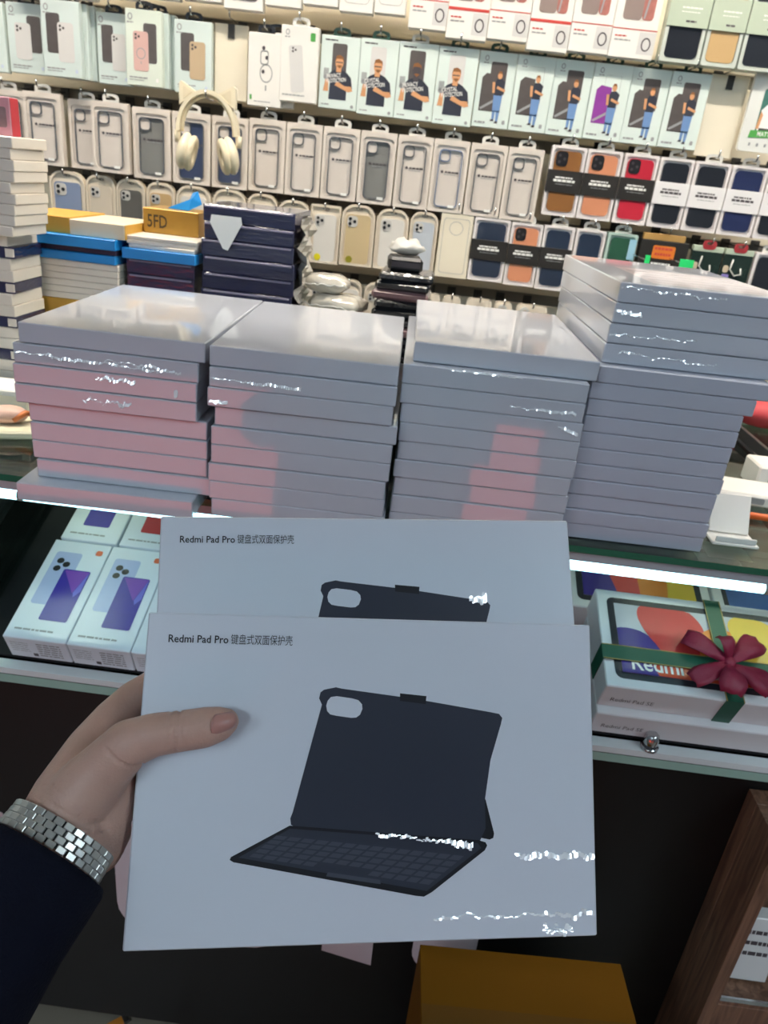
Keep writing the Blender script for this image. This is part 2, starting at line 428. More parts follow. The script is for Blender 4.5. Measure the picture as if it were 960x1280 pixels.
def draw_art(parent, top_z, paper, title=True):
    """children of a box whose lid faces local +z, long side along x"""
    mm = lambda P: cw([(x/1000, y/1000) for x, y in P])
    a = MB()
    a.flat(mm(A_STAND), 0.00015, ARTD, 'z'); a.flat(mm(A_BODY), 0.0002, ART, 'z')
    a.flat(mm(A_TAB), 0.00025, ARTD, 'z'); a.flat(mm(A_HOLE), 0.0003, paper, 'z')
    a.flat(mm(A_BASE), 0.00025, ARTD, 'z')
    a.flat(mm([(-54.2,-32.6),(70.2,-43.0),(72.5,-46.2),(36,-72.0),(-86,-49.6)]), 0.0003, ART, 'z')
    o = a.obj('printed_case', parent, (0, 0, top_z))
    k = MB(); bl, br, fr, fl = (Vector(p).to_3d() for p in A_KEYS)
    rows, cols = 5, 14
    for r in range(rows):
        for q in range(cols):
            if r == rows-1 and 4 < q < 9: continue
            quad = []
            for du, dv in ((0.1, 0.12), (0.9, 0.12), (0.9, 0.85), (0.1, 0.85)):
                u = (q+du)/cols; v = (r+dv)/rows
                pnt = (bl*(1-u)+br*u)*(1-v)+(fl*(1-u)+fr*u)*v
                quad.append((pnt.x, pnt.y))
            k.flat(mm(quad), 0.0004, ARTK, 'z')
    k.flat(mm([(-29, -59.3), (5, -64.5), (5.5, -67.2), (-30, -61.7)]), 0.0004, ARTK, 'z')
    k.obj('printed_keys', o)
    if title:
        t = MB()
        put_text(t, 'Redmi Pad Pro', -0.1386, 0.0836, 0.0049, INK, 0.0003, 'z', width=0.0385, bold=True)
        put_text(t, '键盘式双面保护壳', -0.0985, 0.0836, 0.0050, INK, 0.0003, 'z', width=0.0405)
        t.obj('printed_title', parent, (0, 0, top_z))
def crease(parent, path, axis, seed, tilt, width=0.002, spread=3.5, step=0.0016):
    """narrow crinkled crease in the film: small facets, sloped by `tilt` to glint at the camera. path: (u, v) on the face"""
    R = random.Random(seed); mb = MB()
    N, V = (Vector((0, 0, 1)), Vector((0, 1, 0))) if axis == 'z' else (Vector((0, -1, 0)), Vector((0, 0, 1)))
    U = Vector((1, 0, 0))
    pts = []
    for (a, b) in zip(path[:-1], path[1:]):
        a = Vector(a); b = Vector(b); n = max(1, int((b-a).length/step))
        pts += [a.lerp(b, i/n) for i in range(n)]
    w = width*.6
    for p in pts:
        w = max(width*.25, min(width*1.5, w+R.uniform(-.3, .3)*width))
        P = U*p.x+V*p.y+V*R.uniform(-.25, .25)*width
        j = math.tan(math.radians(spread))
        hU = tilt[0]+R.gauss(0, j); hV = tilt[1]+R.gauss(0, j)  # slope shaped so the film throws a lamp glint at the camera
        q = [(-step*.55, -w/2), (step*.55, -w/2*R.uniform(.5, 1)), (step*.55, w/2), (-step*.55, w/2*R.uniform(.5, 1))]
        dep = [-(hU*a+hV*b) for a, b in q]; lo = min(dep)
        vs = [P+U*a+V*b+N*(d-lo+.00015) for (a, b), d in zip(q, dep)]
        vs += [P+U*a+V*b+N*.00005 for a, b in q]
        f = [(0, 1, 2, 3), (0, 4, 5, 1), (1, 5, 6, 2), (2, 6, 7, 3), (3, 7, 4, 0)]
        if (vs[1]-vs[0]).cross(vs[2]-vs[0]).dot(N) < 0: f = [tuple(reversed(x)) for x in f]
        mb.add(vs, f, SEAM)
    o = mb.obj('film_crease', parent); o['kind'] = 'stuff'
    return o
def wavy(x0, x1, y, amp, seed, slope=0.0, n=40):
    R = random.Random(seed); ph = [R.uniform(0, 6.28) for _ in range(6)]
    return [(x0+(x1-x0)*i/n, y+slope*(x1-x0)*i/n+sum(math.sin(i/n*(9+11*k)*1.7+ph[k])/(1+k*.6) for k in range(6))*amp*.45) for i in range(n+1)]
NTH = ['first', 'second', 'third', 'fourth', 'fifth', 'sixth', 'seventh', 'eighth', 'ninth', 'tenth', 'eleventh', 'twelfth', 'thirteenth', 'fourteenth', 'fifteenth', 'sixteenth', 'seventeenth']
ORD = ['topmost', 'second', 'third', 'fourth', 'fifth', 'sixth', 'seventh', 'eighth', 'ninth', 'tenth', 'eleventh', 'twelfth', 'thirteenth', 'fourteenth', 'fifteenth', 'sixteenth']
def build_stacks():
    R = random.Random(3)
    wrap_mesh = {}
    def carton(w, d, t, m):
        key = (w, d, t, m.name)
        if key not in wrap_mesh:
            wrap_mesh[key] = MB().box(-w/2, w/2, 0, d, 0.0003, t-0.0003, m, 0.0011).mesh('carton')
        return wrap_mesh[key]
    def box(x, y, z, rz, label, group, w=BW, d=BL, t=BT, m=WRAP, seams=()):
        b = thing('keyboard_case_box', label, 'box', (x, y, z), (0, 0, rz), group)
        link('carton', carton(w, d, t, m), b)
        for k, (x0, x1, zz, amp, sl) in enumerate(seams):
            crease(b, wavy(x0, x1, zz, amp, int(abs(x*1000)+z*1000+k), sl), 'y', k+int(z*1000), (-.10-.75*x, .41 if z < ZG+.21 else .33), 0.0024)
        return b
    def stack(x, y, n, name, dx, dy, rots, group, seams, label_mid, label_top, label_bot=None, t=BT, z0=ZG):
        z = z0
        for k in range(n):        # k = 0 is the bottom box
            top = k == n-1
            lab = label_top if top else (label_bot if (k == 0 and label_bot) else label_mid % ORD[n-1-k])
            box(x+dx[k], y+dy[k], z, math.radians(rots[k]), lab, group, seams=seams.get(k, ()))
            z += t
        return z
    # stack beside the white and yellow cartons (bottom first)
    j = lambda n, a: [R.uniform(-a, a) for _ in range(n)]
    g1 = 'keyboard boxes in the stack before the yellow and white cartons'
    dx = [-0.008, 0.006, 0.002, 0.002, 0.001, -0.008, -0.008, -0.008, 0.0]
    stack(-0.336, 0.79, 9, 's1', [a+b for a, b in zip(dx, j(9, .001))], [-0.022, 0, .002, .001, .003, -0.004, -0.003, -0.002, 0.0], [1.6, 1, .8, 1, .9, 1.2, 1.2, 1.0, .96], g1,
          {7: [(-0.10, 0.085, 0.012, 0.0022, -0.02), (0.0, 0.06, 0.014, 0.002, -0.03)], 6: [(-0.01, 0.035, 0.016, 0.003, 0), (0.078, 0.081, 0.008, 0.004, 0)], 5: [(-0.025, 0.03, 0.012, 0.004, 0)]},
          'white shrink-wrapped box, %s from the top of the stack before the yellow and white cartons',
          'white shrink-wrapped box topmost on the stack before the yellow and white cartons',
          'white shrink-wrapped box jutting out at the foot of its stack over the boxed phones')
    g2 = 'keyboard boxes in the stack before the clear bags'
    dx = [0.004, 0.0, 0.0, 0.002, 0.003, 0.006, 0.0, 0.001, 0.0]
    stack(-0.126, 0.787, 9, 's2', [a+b for a, b in zip(dx, j(9, .001))], [.004, .003, .002, .003, .002, .004, 0, 0, .003], [1.5, 1.5, 1.4, 1.3, 1.5, 1.2, 1.6, 1.7, 1.8], g2,
          {7: [(-0.10, 0.0, 0.010, 0.0012, -0.02)], 6: [(-0.10, -0.08, 0.006, 0.001, 0)]},
          'white shrink-wrapped box, %s from the top of the stack before the clear bags',
          'white shrink-wrapped box topmost on the stack before the clear bags')
    g3 = 'keyboard boxes in the stack beside the tallest stack'
    dx = [.0, .0, .001, .0, .001, .0, 0, -.002, -.004, 0.006]
    stack(0.0865, 0.812, 10, 's3', [a+b for a, b in zip(dx, j(10, .001))], [.004, .003, .004, .002, .003, .002, .001, .0, 0, .014], [1.2, 1.3, 1.0, 1.2, 1.1, 1.4, 1.2, 1.3, 1.4, 1.5], g3,
          {7: [(0.02, 0.095, 0.010, 0.0014, 0.0)], 6: [(0.075, 0.098, 0.016, 0.001, -0.3)], 8: [(-0.05, 0.03, 0.0205, 0.0003, 0.0)]},
          'white shrink-wrapped box, %s from the top of the stack next to the tallest',
          'white shrink-wrapped box set askew on top of the stack next to the tallest')
    # tallest stack: eleven thinner grey-white boxes, four wrapped ones on top
    g4 = 'thin grey-white boxes in the tallest stack'
    z = ZG; t4 = 0.0197
    for k in range(11):
        f = k/10
        box(0.2835+0.002*f+R.uniform(-.0015, .0015)+(0.006 if k == 9 else 0.012 if k == 10 else 0), 0.852+R.uniform(-.001, .002), z, math.radians(0.8+R.uniform(-.3, .3)),
            'thin grey-white box in the tallest stack, %s of the thin ones from above' % (ORD[10-k] if k < 10 else 'first'), g4, w=(0.196 if k == 10 else 0.189 if k == 9 else 0.179), d=0.285, t=t4, m=WRAPG)
        z += t4
    g5 = 'keyboard boxes on the tallest stack'
    for k in range(4):
        sm = {3: [(-0.10, 0.02, 0.017, 0.002, -0.02)], 2: [(-0.10, -0.07, 0.014, 0.0015, -0.12)], 1: [(-0.10, 0.0, 0.010, 0.002, 0.02)], 0: [(-0.085, 0.03, 0.014, 0.0025, -0.04)]}[k]
        b = box(0.307+0.001*k, 0.872+0.002*k, z, math.radians(2.0+0.4*k),
            'white shrink-wrapped box topmost on the tallest stack, small print on its lid' if k == 3 else 'white shrink-wrapped box, %s from the top of the tallest stack' % ORD[3-k], g5, seams=sm)
        if k == 3:
            pr = MB(); PK = mat('pale_pink_print', 'efe0e2', rough=0.3, coat=1.0); GR = mat('grey_print', 'a9a2a6', rough=0.3, coat=1.0)
            pr.flat([(-0.06, 0.02), (0.10, 0.02), (0.10, 0.19), (-0.06, 0.19)], 0.0001, PK, 'z')
            for i in range(3):
                for q in range(5):
                    x0 = -0.052+0.05*i; y0 = 0.03+0.03*q
                    pr.flat([(x0, y0), (x0+0.042, y0), (x0+0.042, y0+0.0025), (x0, y0+0.0025)], 0.0002, GR, 'z')
                    pr.flat([(x0, y0+.007), (x0+0.03, y0+.007), (x0+0.03, y0+0.0088), (x0, y0+0.0088)], 0.0002, GR, 'z')
            pr.obj('printed_panel', b, (0, 0, BT-0.0003))
        z += BT
build_stacks()

# ------------------------------------------------------------------ the two boxes in the hand
HM = Matrix(((0.983, -0.1022, 0.1526), (0.1836, 0.5606, -0.8074), (-0.003, 0.8217, 0.5699))).to_4x4()
HELDC = Vector((0.0032, 0.3776, -0.3621+CAMZ))
HM = HM.to_3x3().to_quaternion().to_matrix().to_4x4()
HF = Matrix.Translation(HELDC) @ HM                       # held frame: x right, y up the lid, z out of the lid
def build_held():
    def one(off, rz, label, squig, tilt, rx=0.0):
        b = thing('keyboard_case_box', label, 'box')
        mw = HF @ Matrix.Translation(off) @ Matrix.Rotation(rx, 4, 'X') @ Matrix.Rotation(rz, 4, 'Z'); b.matrix_world = mw
        MB().box(-BL/2, BL/2, -BW/2, BW/2, -0.023, 0, HELD, 0.0009).obj('carton', b)
        draw_art(b, 0.0, HELD)
        for x0, x1, y, amp, sl, rad in squig:
            crease(b, wavy(x0, x1, y, amp, int(x0*1000+y*7000), sl, 60), 'z', int(x0*999), tilt, rad*2.4)
        return b
    one(Vector((0, 0, 0)), 0, 'white keyboard-case box held in the hand, in front, under the thumb',
        [(0.0415, 0.1515, -0.0885, 0.0022, 0.0, 0.0009), (0.0965, 0.1515, -0.0512, 0.0018, -0.02, 0.0011), (0.002, 0.067, -0.0365, 0.0012, -0.12, 0.0011), (0.115, 0.135, -0.098, 0.004, 0.0, 0.0006)], (-.385, .175))
    one(Vector((0.002, 0.075, -0.0284)), math.radians(2.2), 'white keyboard-case box held in the hand, behind the front one', [(0.072, 0.084, 0.042, 0.002, 0.0, 0.0016)], (-.365, .0), math.radians(-2.3))
build_held()

# ------------------------------------------------------------------ hooks and packs on the wall
SKIN = mat('print_skin', 'd39a6d', rough=0.5, vary=0); HAIR = mat('print_hair', '8a5a32', rough=0.5, vary=0)
TEE = mat('print_tee', '2b2f3d', rough=0.5, vary=0); JEAN = mat('print_jeans', '6d8fc0', rough=0.5, vary=0)
SHADE = mat('print_shade', '4a4448', rough=0.35, vary=0.1); PURPLE = mat('print_purple', '8a3f96', rough=0.35, vary=0.2, vscale=30)
WHITEP = mat('print_white', 'f2f1ee', rough=0.5, vary=0); GREYI = mat('print_grey', '9a9c9e', rough=0.5, vary=0)
LIGHTP = mat('print_light_phone', 'd7d5d3', rough=0.4, vary=0.05); GREENP = mat('print_green', '4fa04a', rough=0.5, vary=0)
PINKP = mat('print_pink_phone', 'd6b0a8', rough=0.4, vary=0.05); TANP = mat('print_tan_phone', 'c0a98a', rough=0.4, vary=0.05)
DPH = mat('print_dark_phone', '56504f', rough=0.35, vary=0.25, vscale=40); REDP = mat('print_red', 'c9463f', rough=0.45, vary=0)
BLUEW = mat('print_blue_white', 'c9d4e6', rough=0.45, vary=0)
MEANT = {}
def hook(x, z, yfront, parent_row, what=None):
    """chrome peg: from the slat to just before the pack"""
    key = round(WALLY-yfront, 3)
    if ('hook', key) not in MEANT:
        L = WALLY-0.0145-yfront+0.022
        a = MB().tube([(0, 0, 0), (0, -L+0.01, 0), (0, -L+0.003, 0.002), (0, -L, 0.008), (0, -L, 0.016)], 0.0022, METAL, 6).mesh('peg')
        b = MB().box(-0.012, 0.012, -0.004, 0.0, -0.012, 0.012, DARKM, 0.001).mesh('back_plate')
        MEANT['hook', key] = (a, b)
    a, b = MEANT['hook', key]
    t = thing('display_hook', ('chrome hook for the ' + ' '.join(what.split()[:12])) if what else 'chrome hook on the slat wall ' + parent_row, 'hook', (x, WALLY-0.0142, z), group='hooks, ' + parent_row)
    link('peg', a, t); link('back_plate', b, t)
    return t
def tabmesh(m):
    if ('tab', m.name) not in MEANT:
        o = [(-0.021, 0), (0.021, 0), (0.021, 0.012), (0.017, 0.017), (0.006, 0.019), (-0.006, 0.019), (-0.017, 0.017), (-0.021, 0.012)]
        i = [(-0.013, 0.005), (0.013, 0.005), (0.013, 0.010), (0.008, 0.012), (0.003, 0.0135), (-0.003, 0.0135), (-0.008, 0.012), (-0.013, 0.010)]
        MEANT['tab', m.name] = MB().ring(o, i, 0.0, 0.0012, m).mesh('hang_tab')
    return MEANT['tab', m.name]
def cbox(w, h, d, m, bev=0.0012):
    key = ('cbox', round(w, 4), round(h, 4), round(d, 4), m.name)
    if key not in MEANT: MEANT[key] = MB().box(-w/2, w/2, 0, d, 0, h, m, bev).mesh('carton')
    return MEANT[key]
def base_pack(name, label, cat, x0, x1, z0, z1, y, m, d=0.022, group=None, tab=TAB, row='', lean=0.0, peg=True):
    w = x1-x0-0.001; h = z1-z0
    t = thing(name, label, cat, ((x0+x1)/2, y, Zo(z0)), (0, 0, lean), group)
    link('carton', cbox(w, h, d, m), t)
    if tab is not None: link('hang_tab', tabmesh(tab), t, (0, d*0.45, h))
    if peg: hook((x0+x1)/2, Zo(z1)+0.0105, y, row, label)
    return t, w, h
def phone_print(mb, cx, cy, w, h, m, lay, cam=None, ang=0.0, lens=DPH):
    mb.flat(rrect(cx, cy, w, h, w*.16, 3, ang), lay, m)
    if cam:
        s = w*.4; x = cx-w*.22; y = cy+h*.5-s*.75
        for dx, dy in ((-.25, .25), (-.25, -.25), (.25, 0)):
            mb.flat(ell(x+dx*s, y+dy*s, s*.2, s*.2, 8), lay+0.0002, lens)
def dashes(mb, x, y, w, h, m, lay, seed=1):
    R = random.Random(seed); u = x
    while u < x+w:
        k = min(R.uniform(.004, .012), x+w-u)
        if k > .001: mb.flat([(u, y), (u+k, y), (u+k, y+h), (u, y+h)], lay, m)
        u += k+.0015
def logo(mb, x, y, s, lay):
    mb.ring(ell(x, y, s, s*1.25, 10), ell(x, y, s*.62, s*.85, 10), -lay, -lay+0.0001, GREYI)
    dashes(mb, x-s*1.3, y-s*2.2, s*2.6, s*.5, GREYI, lay, 4)

def half_man(mb, w, h, dark):
    """printed man holding up one hand, in pack-front coordinates (0,0 is the bottom middle)"""
    s = h; L = 0.0006
    mb.flat(rrect(-.01*s, .70*s, .23*s, .40*s, .03*s, 3), L-0.0002, DPH if dark else LIGHTP)
    head = SHADE if dark == 2 else SKIN
    mb.flat([(-.15*s, .13*s), (.13*s, .13*s), (.13*s, .30*s), (.22*s, .30*s), (.19*s, .45*s), (.11*s, .52*s), (.04*s, .55*s), (-.05*s, .55*s), (-.12*s, .52*s), (-.2*s, .44*s), (-.14*s, .36*s)], L, TEE)
    mb.flat(rrect(-.01*s, .555*s, .08*s, .08*s, .01*s, 2), L+0.0001, head)
    mb.flat(ell(-.005*s, .645*s, .065*s, .085*s, 12), L+0.0002, head)
    mb.flat([(.062*s, .66*s), (.055*s, .72*s), (0, .75*s), (-.055*s, .735*s), (-.072*s, .66*s), (-.05*s, .695*s), (.04*s, .695*s)], L+0.0003, HAIR)
    mb.flat([(.04*s, .60*s), (.0, .565*s), (-.045*s, .60*s), (-.02*s, .61*s), (.02*s, .61*s)], L+0.0003, HAIR)
    mb.flat([(-.06*s, .64*s), (.045*s, .64*s), (.045*s, .655*s), (-.06*s, .655*s)], L+0.0003, SHADE)
    mb.flat([(-.24*s, .24*s), (-.16*s, .24*s), (-.165*s, .42*s), (-.21*s, .42*s)], L+0.0001, SKIN)
    for q in range(4): mb.flat(rrect(-.235*s+.02*s*q, .495*s, .015*s, .13*s, .007*s, 2), L+0.0003, GREYI)
    mb.flat(rrect(-.205*s, .435*s, .08*s, .06*s, .02*s, 2), L+0.0003, GREYI)
    mb.flat([(-.06*s, .33*s), (.16*s, .25*s), (.225*s, .27*s), (.20*s, .33*s), (.10*s, .33*s), (-.03*s, .39*s)], L+0.0002, SKIN)
    put_text(mb, 'PRIVACY' if dark else 'CRYSTAL', -.19*s, .415*s, .055*s, WHITEP, L+0.0005, ang=math.radians(10), width=.23*s, bold=True)
    put_text(mb, 'PROTECTION', -.19*s, .35*s, .055*s, WHITEP, L+0.0005, ang=math.radians(9), width=.31*s, bold=True)
def full_man(mb, h, phone, light=False):
    s = h; L = 0.0006
    mb.flat(rrect(.0*s if light else .03*s, .66*s, .24*s, .42*s, .025*s, 3), L-0.0003, DPH if not light else MINT)
    if light: mb.ring(rrect(.02*s, .62*s, .23*s, .48*s, .025*s, 3), rrect(.02*s, .62*s, .222*s, .472*s, .02*s, 3), -L+0.0003, -L+0.0004, GREYI)
    mb.flat([(-.20*s, .22*s), (.02*s, .22*s), (.02*s, .70*s), (-.14*s, .72*s), (-.20*s, .66*s)], L-0.0001, phone)
    mb.flat([(-.19*s, .26*s), (0, .38*s), (0, .34*s), (-.17*s, .235*s)], L, GREYI)
    x = .06*s
    mb.flat([(x-.05*s, .22*s), (x+.06*s, .22*s), (x+.07*s, .46*s), (x-.06*s, .46*s)], L+0.0001, JEAN)
    mb.flat([(x-.045*s, .11*s), (x-.01*s, .11*s), (x-.005*s, .24*s), (x-.05*s, .24*s)], L+0.0001, JEAN)
    mb.flat([(x+.015*s, .09*s), (x+.05*s, .09*s), (x+.06*s, .24*s), (x+.01*s, .24*s)], L+0.0001, JEAN)
    mb.flat([(x-.07*s, .095*s), (x-.01*s, .095*s), (x-.01*s, .12*s), (x-.05*s, .12*s)], L+0.0002, SHADE)
    mb.flat([(x-.005*s, .07*s), (x+.05*s, .07*s), (x+.05*s, .10*s), (x+.015*s, .10*s)], L+0.0002, SHADE)
    mb.flat([(x-.055*s, .44*s), (x+.06*s, .44*s), (x+.09*s, .62*s), (x+.03*s, .66*s), (x-.04*s, .65*s), (x-.075*s, .56*s)], L+0.0002, TEE)
    mb.flat([(x-.085*s, .47*s), (x-.05*s, .47*s), (x-.06*s, .61*s), (x-.10*s, .61*s)], L+0.0003, SKIN)
    mb.flat([(x-.03*s, .53*s), (x+.09*s, .49*s), (x+.105*s, .52*s), (x-.02*s, .565*s)], L+0.0003, SKIN)
    mb.flat(ell(x+.0*s, .70*s, .035*s, .048*s, 10), L+0.0003, SKIN)
    mb.flat([(x+.036*s, .71*s), (x+.02*s, .755*s), (x-.02*s, .755*s), (x-.036*s, .71*s), (x-.02*s, .725*s), (x+.02*s, .725*s)], L+0.0004, HAIR)

def glass_row():
    row = 'screen-protector row'
    YF = 2.10
    # pale boxes with two printed phones
    def pale(x0, x1, z0, z1, y, label, back, front, bx, fx, cam=True, ring=False, tall=.52, m=PALE, layers=0):
        t, w, h = base_pack('phone_case_box', label, 'box', x0, x1, z0, z1, y, m, 0.02, None, BLACKP, row)
        p = MB()
        phone_print(p, bx*w, .57*h, .36*w, tall*h, back, 0.0005)
        phone_print(p, fx*w, .46*h, .42*w, tall*h, front, 0.0009, cam)
        if ring:
            p.ring(ell(fx*w, .43*h, .13*w, .075*h, 16), ell(fx*w, .43*h, .11*w, .064*h, 16), -0.0013, -0.0012, GREYI)
            p.flat(rrect(fx*w, .31*h, .02*w, .04*h, .003, 2), 0.0012, GREYI)
        p.obj('printed_phones', t)
        q = MB(); logo(q, -.36*w, .90*h, .006, 0.0006); q.obj('logo', t); q = MB()
        dashes(q, -.42*w, .10*h, .5*w, .003, GREYI, 0.0006, 5); dashes(q, -.42*w, .07*h, .4*w, .0018, GREYI, 0.0006, 6)
        MB().flat(rrect(.36*w, .09*h, .07*w, .05*h, .002, 2), 0.0006, BLUEW if not ring else WHITEP).obj('print_patch', t)
        q.obj('lettering', t)
        g = 'pale boxes hanging behind their front box'
        for k in range(layers):
            b = thing('phone_case_box', 'plain pale box, %s behind the box with the %s' % (NTH[k], 'pink phone' if ring else 'layered boxes'), 'box', ((x0+x1)/2+0.010*(k+1), y+0.0215*(k+1), Zo(z0)+0.001*k), group=g)
            link('carton', cbox(x1-x0-0.001, z1-z0, 0.02, PALE), b)
            link('hang_tab', tabmesh(BLACKP), b, (0, 0.009, z1-z0))
        return t
    pale(-1.222, -1.127, 1.517, 1.668, YF, 'pale green phone case box at the open end of its row', DPH, LIGHTP, .1, -.1)
    pale(-1.122, -1.024, 1.521, 1.672, YF+.004, 'pale green box with a light phone before a dark one at its right', DPH, LIGHTP, .20, -.10, m=PALE)
    pale(-1.020, -.924, 1.520, 1.682, 2.075, 'pale green box, light phone over a dark one, boxes layered behind it', DPH, LIGHTP, -.20, .12, layers=3)
    pale(-.898, -.815, 1.518, 1.672, YF+.01, 'narrow pale green box with a light phone, beside the pink phone box', DPH, LIGHTP, -.18, .16)
    pale(-.812, -.722, 1.520, 1.681, 2.075, 'pale box with a pink phone and a charging ring', DPH, PINKP, .18, -.08, True, True, m=mat('pale_lime_card', 'dfe8dc', rough=0.35, coat=0.5), layers=2)
    pale(-.700, -.606, 1.517, 1.673, YF, 'pale green box with a tan phone, above the headphones', DPH, TANP, -.15, .12)
    # white boxes
    t, w, h = base_pack('phone_case_box', 'white box with camera lenses and a charging ring on it', 'box', -.513, -.428, 1.505, 1.662, YF-.012, CARD, 0.02, None, BLACKP, row)
    p = MB()
    p.ring(rrect(-.02*w, .80*h-.02, .24*w, .20*h, .006, 3), rrect(-.02*w, .80*h-.02, .19*w, .165*h, .005, 3), -0.0006, -0.0005, GREYI)
    for dx, dy in ((-.05, .02), (.05, 0), (-.05, -.03)): p.flat(ell(dx*w, .80*h-.02+dy, .004, .0045, 10), 0.0006, SHADE)
    p.ring(ell(.04*w, .46*h, .19*w, .13*h, 20), ell(.04*w, .46*h, .165*w, .112*h, 20), -0.0006, -0.0005, GREYI)
    p.flat(rrect(.04*w, .26*h, .04*w, .08*h, .002, 2), 0.0006, GREYI); p.obj('printed_phone', t)
    MB().flat(rrect(-.40*w, .12*h, .06*w, .07*h, .001, 2), 0.0006, GREENP).obj('green_badge', t); q = MB(); dashes(q, -.3*w, .06*h, .5*w, .002, GREYI, 0.0006, 9); q.obj('lettering', t)
    b = thing('phone_case_box', 'white box with a green badge half hidden behind the charging ring box', 'box', (-.448, YF+.010, Zo(1.508)))
    link('carton', cbox(.094, .160, 0.02, CARD), b); link('hang_tab', tabmesh(BLACKP), b, (0, .009, .160))
    MB().flat(rrect(.022, .130, .006, .012, .001, 2), 0.0006, GREENP).obj('green_badge', b); q = MB(); logo(q, 0.0, .148, .005, 0.0006); q.obj('lettering', b)
    t, w, h = base_pack('phone_case_box', 'white box with a slanting pale phone and green badge', 'box', -.433, -.340, 1.523, 1.684, YF-.014, CARD, 0.02, None, TABC, row)
    p = MB(); phone_print(p, -.06*w, .44*h, .36*w, .62*h, LIGHTP, 0.0006, True, math.radians(6)); p.obj('printed_phone', t)
    q = MB(); logo(q, -.33*w, .91*h, .005, 0.0006); q.obj('logo', t); q = MB(); MB().flat(rrect(.34*w, .87*h, .13*w, .11*h, .002, 2), 0.0006, GREENP).obj('green_badge', t); dashes(q, -.42*w, .08*h, .6*w, .003, GREYI, 0.0006, 3); q.obj('lettering', t)
    # four boxes with the man holding up a hand
    xs = [-.337, -.240, -.146, -.050, .047]
    labs = ['white box with a man and PRIVACY print beside the slanting phone box', 'white box with a man and CRYSTAL print between two PRIVACY boxes',
            'white box with a man with a shaded face and PRIVACY print', 'white box with a man and CRYSTAL print beside the full-length man boxes']
    for k in range(4):
        t, w, h = base_pack('screen_protector_box', labs[k], 'box', xs[k], xs[k+1], (1.518, 1.513, 1.512, 1.510)[k], (1.674, 1.676, 1.677, 1.676)[k], YF-.003*k, MINT, 0.02, 'boxes with a man holding up a hand', TAB if k != 2 else TABC, row)
        p = MB(); half_man(p, w, h, (1, 0, 2, 0)[k]); p.obj('printed_man', t)
        q = MB(); dashes(q, -.40*w, .93*h, .34*w, .003, SHADE, 0.0006, 2); dashes(q, -.42*w, .05*h, .22*w, .0025, GREYI, 0.0006, 8); q.obj('lettering', t); MB().flat(ell(.38*w, .05*h, .004, .004, 8), 0.0006, GREYI).obj('print_patch', t)
    # six boxes with the full-length man
    xs = [.048, .140, .232, .325, .417, .510, .604]
    labs = ['green-white box with a full-length man, next to the CRYSTAL box', 'green-white box with a full-length man before a pale phone outline',
            'green-white box with a full-length man, next to the purple phone box', 'green-white box with a full-length man and a purple phone',
            'green-white box with a full-length man, on the other side of the purple phone box', 'green-white box with a full-length man, beside the bare cream panel']
    for k in range(6):
        t, w, h = base_pack('screen_protector_box', labs[k], 'box', xs[k], xs[k+1], 1.514, 1.677, YF-.004*(k % 2), MINT, 0.02, 'boxes with a full-length man', TAB, row)
        p = MB(); full_man(p, h, PURPLE if k == 3 else DPH, light=k in (1, 3)); p.obj('printed_man', t)
        q = MB(); logo(q, -.30*w, .91*h, .005, 0.0006); q.obj('logo', t); q = MB(); dashes(q, -.42*w, .055*h, .28*w, .004, GREYI, 0.0006, 8); q.obj('lettering', t); MB().flat(rrect(.36*w, .09*h, .08*w, .055*h, .002, 2), 0.0006, GREYI).obj('print_patch', t)
    # bare cream card on its hook
    t, w, h = base_pack('blank_card', 'blank cream card hanging next to the full-length man boxes', 'card', .606, .698, 1.505, 1.682, YF+.012, CARDC, 0.006, None, None, row)
    MB().box(-.008, .008, -.003, 0, h-.03, h, DARKM).obj('clip', t)
    t, w, h = base_pack('blank_card', 'added cream card standing for the lit wall beside the ring box', 'card', -.604, -.520, 1.512, 1.676, YF+.016, CARDC, 0.006, None, None, row)  # card added in front to stand for the lit wall in this gap
    MB().box(-.008, .008, -.003, 0, h-.03, h, DARKM).obj('clip', t)
    # clear pouch with the man in a white shirt
    t = thing('screen_protector_pouch', 'pouch printed with a man in a white shirt and MATTE', 'pouch', (.757, YF-.01, Zo(1.525)))
    MB().prism(rrect(0, .086, .112, .172, .008, 3), 0.0, 0.012, mat('pouch_white', 'e9eae6', rough=0.2, coat=0.8)).obj('pouch', t)
    MB().ring(rrect(0, .184, .05, .028, .008, 3), rrect(0, .186, .028, .008, .003, 3), 0.004, 0.006, TABC).obj('hang_tab', t)
    p = MB()
    p.flat(rrect(.002, .085, .056, .10, .006, 3), 0.0005, mat('print_teal', '3f6f66', rough=0.4, vary=0.3, vscale=50))
    p.flat([(-.022, .045), (.026, .045), (.028, .09), (.012, .108), (-.006, .108), (-.022, .09)], 0.0008, WHITEP)
    p.flat(ell(.004, .122, .009, .012, 10), 0.0009, mat('print_brown_skin', '7a4f38', rough=0.5, vary=0)); p.flat(rrect(.004, .132, .02, .008, .003, 2), 0.001, SHADE)
    p.flat([(-.026, .05), (-.019, .05), (-.016, .08), (-.022, .088)], 0.0009, SKIN); p.flat([(.022, .05), (.03, .05), (.03, .085), (.024, .085)], 0.0009, SKIN)
    p.flat([(-.018, .04), (.022, .04), (.022, .052), (-.018, .052)], 0.0009, SHADE)
    p.obj('printed_man', t)
    q = MB(); q.flat([(-.038, .030), (.034, .034), (.038, .050), (-.036, .046)], 0.0011, GREENP)
    put_text(q, 'MATTE', -.018, .035, .010, WHITEP, 0.0014, width=.036, bold=True)
    q.flat(ell(.034, .036, .006, .005, 10), 0.0013, mat('print_yellow', 'd9c63c', vary=0))
    for k in range(4): q.flat(rrect(-.03+.019*k, .016, .005, .007, .001, 2), 0.0008, GREYI)
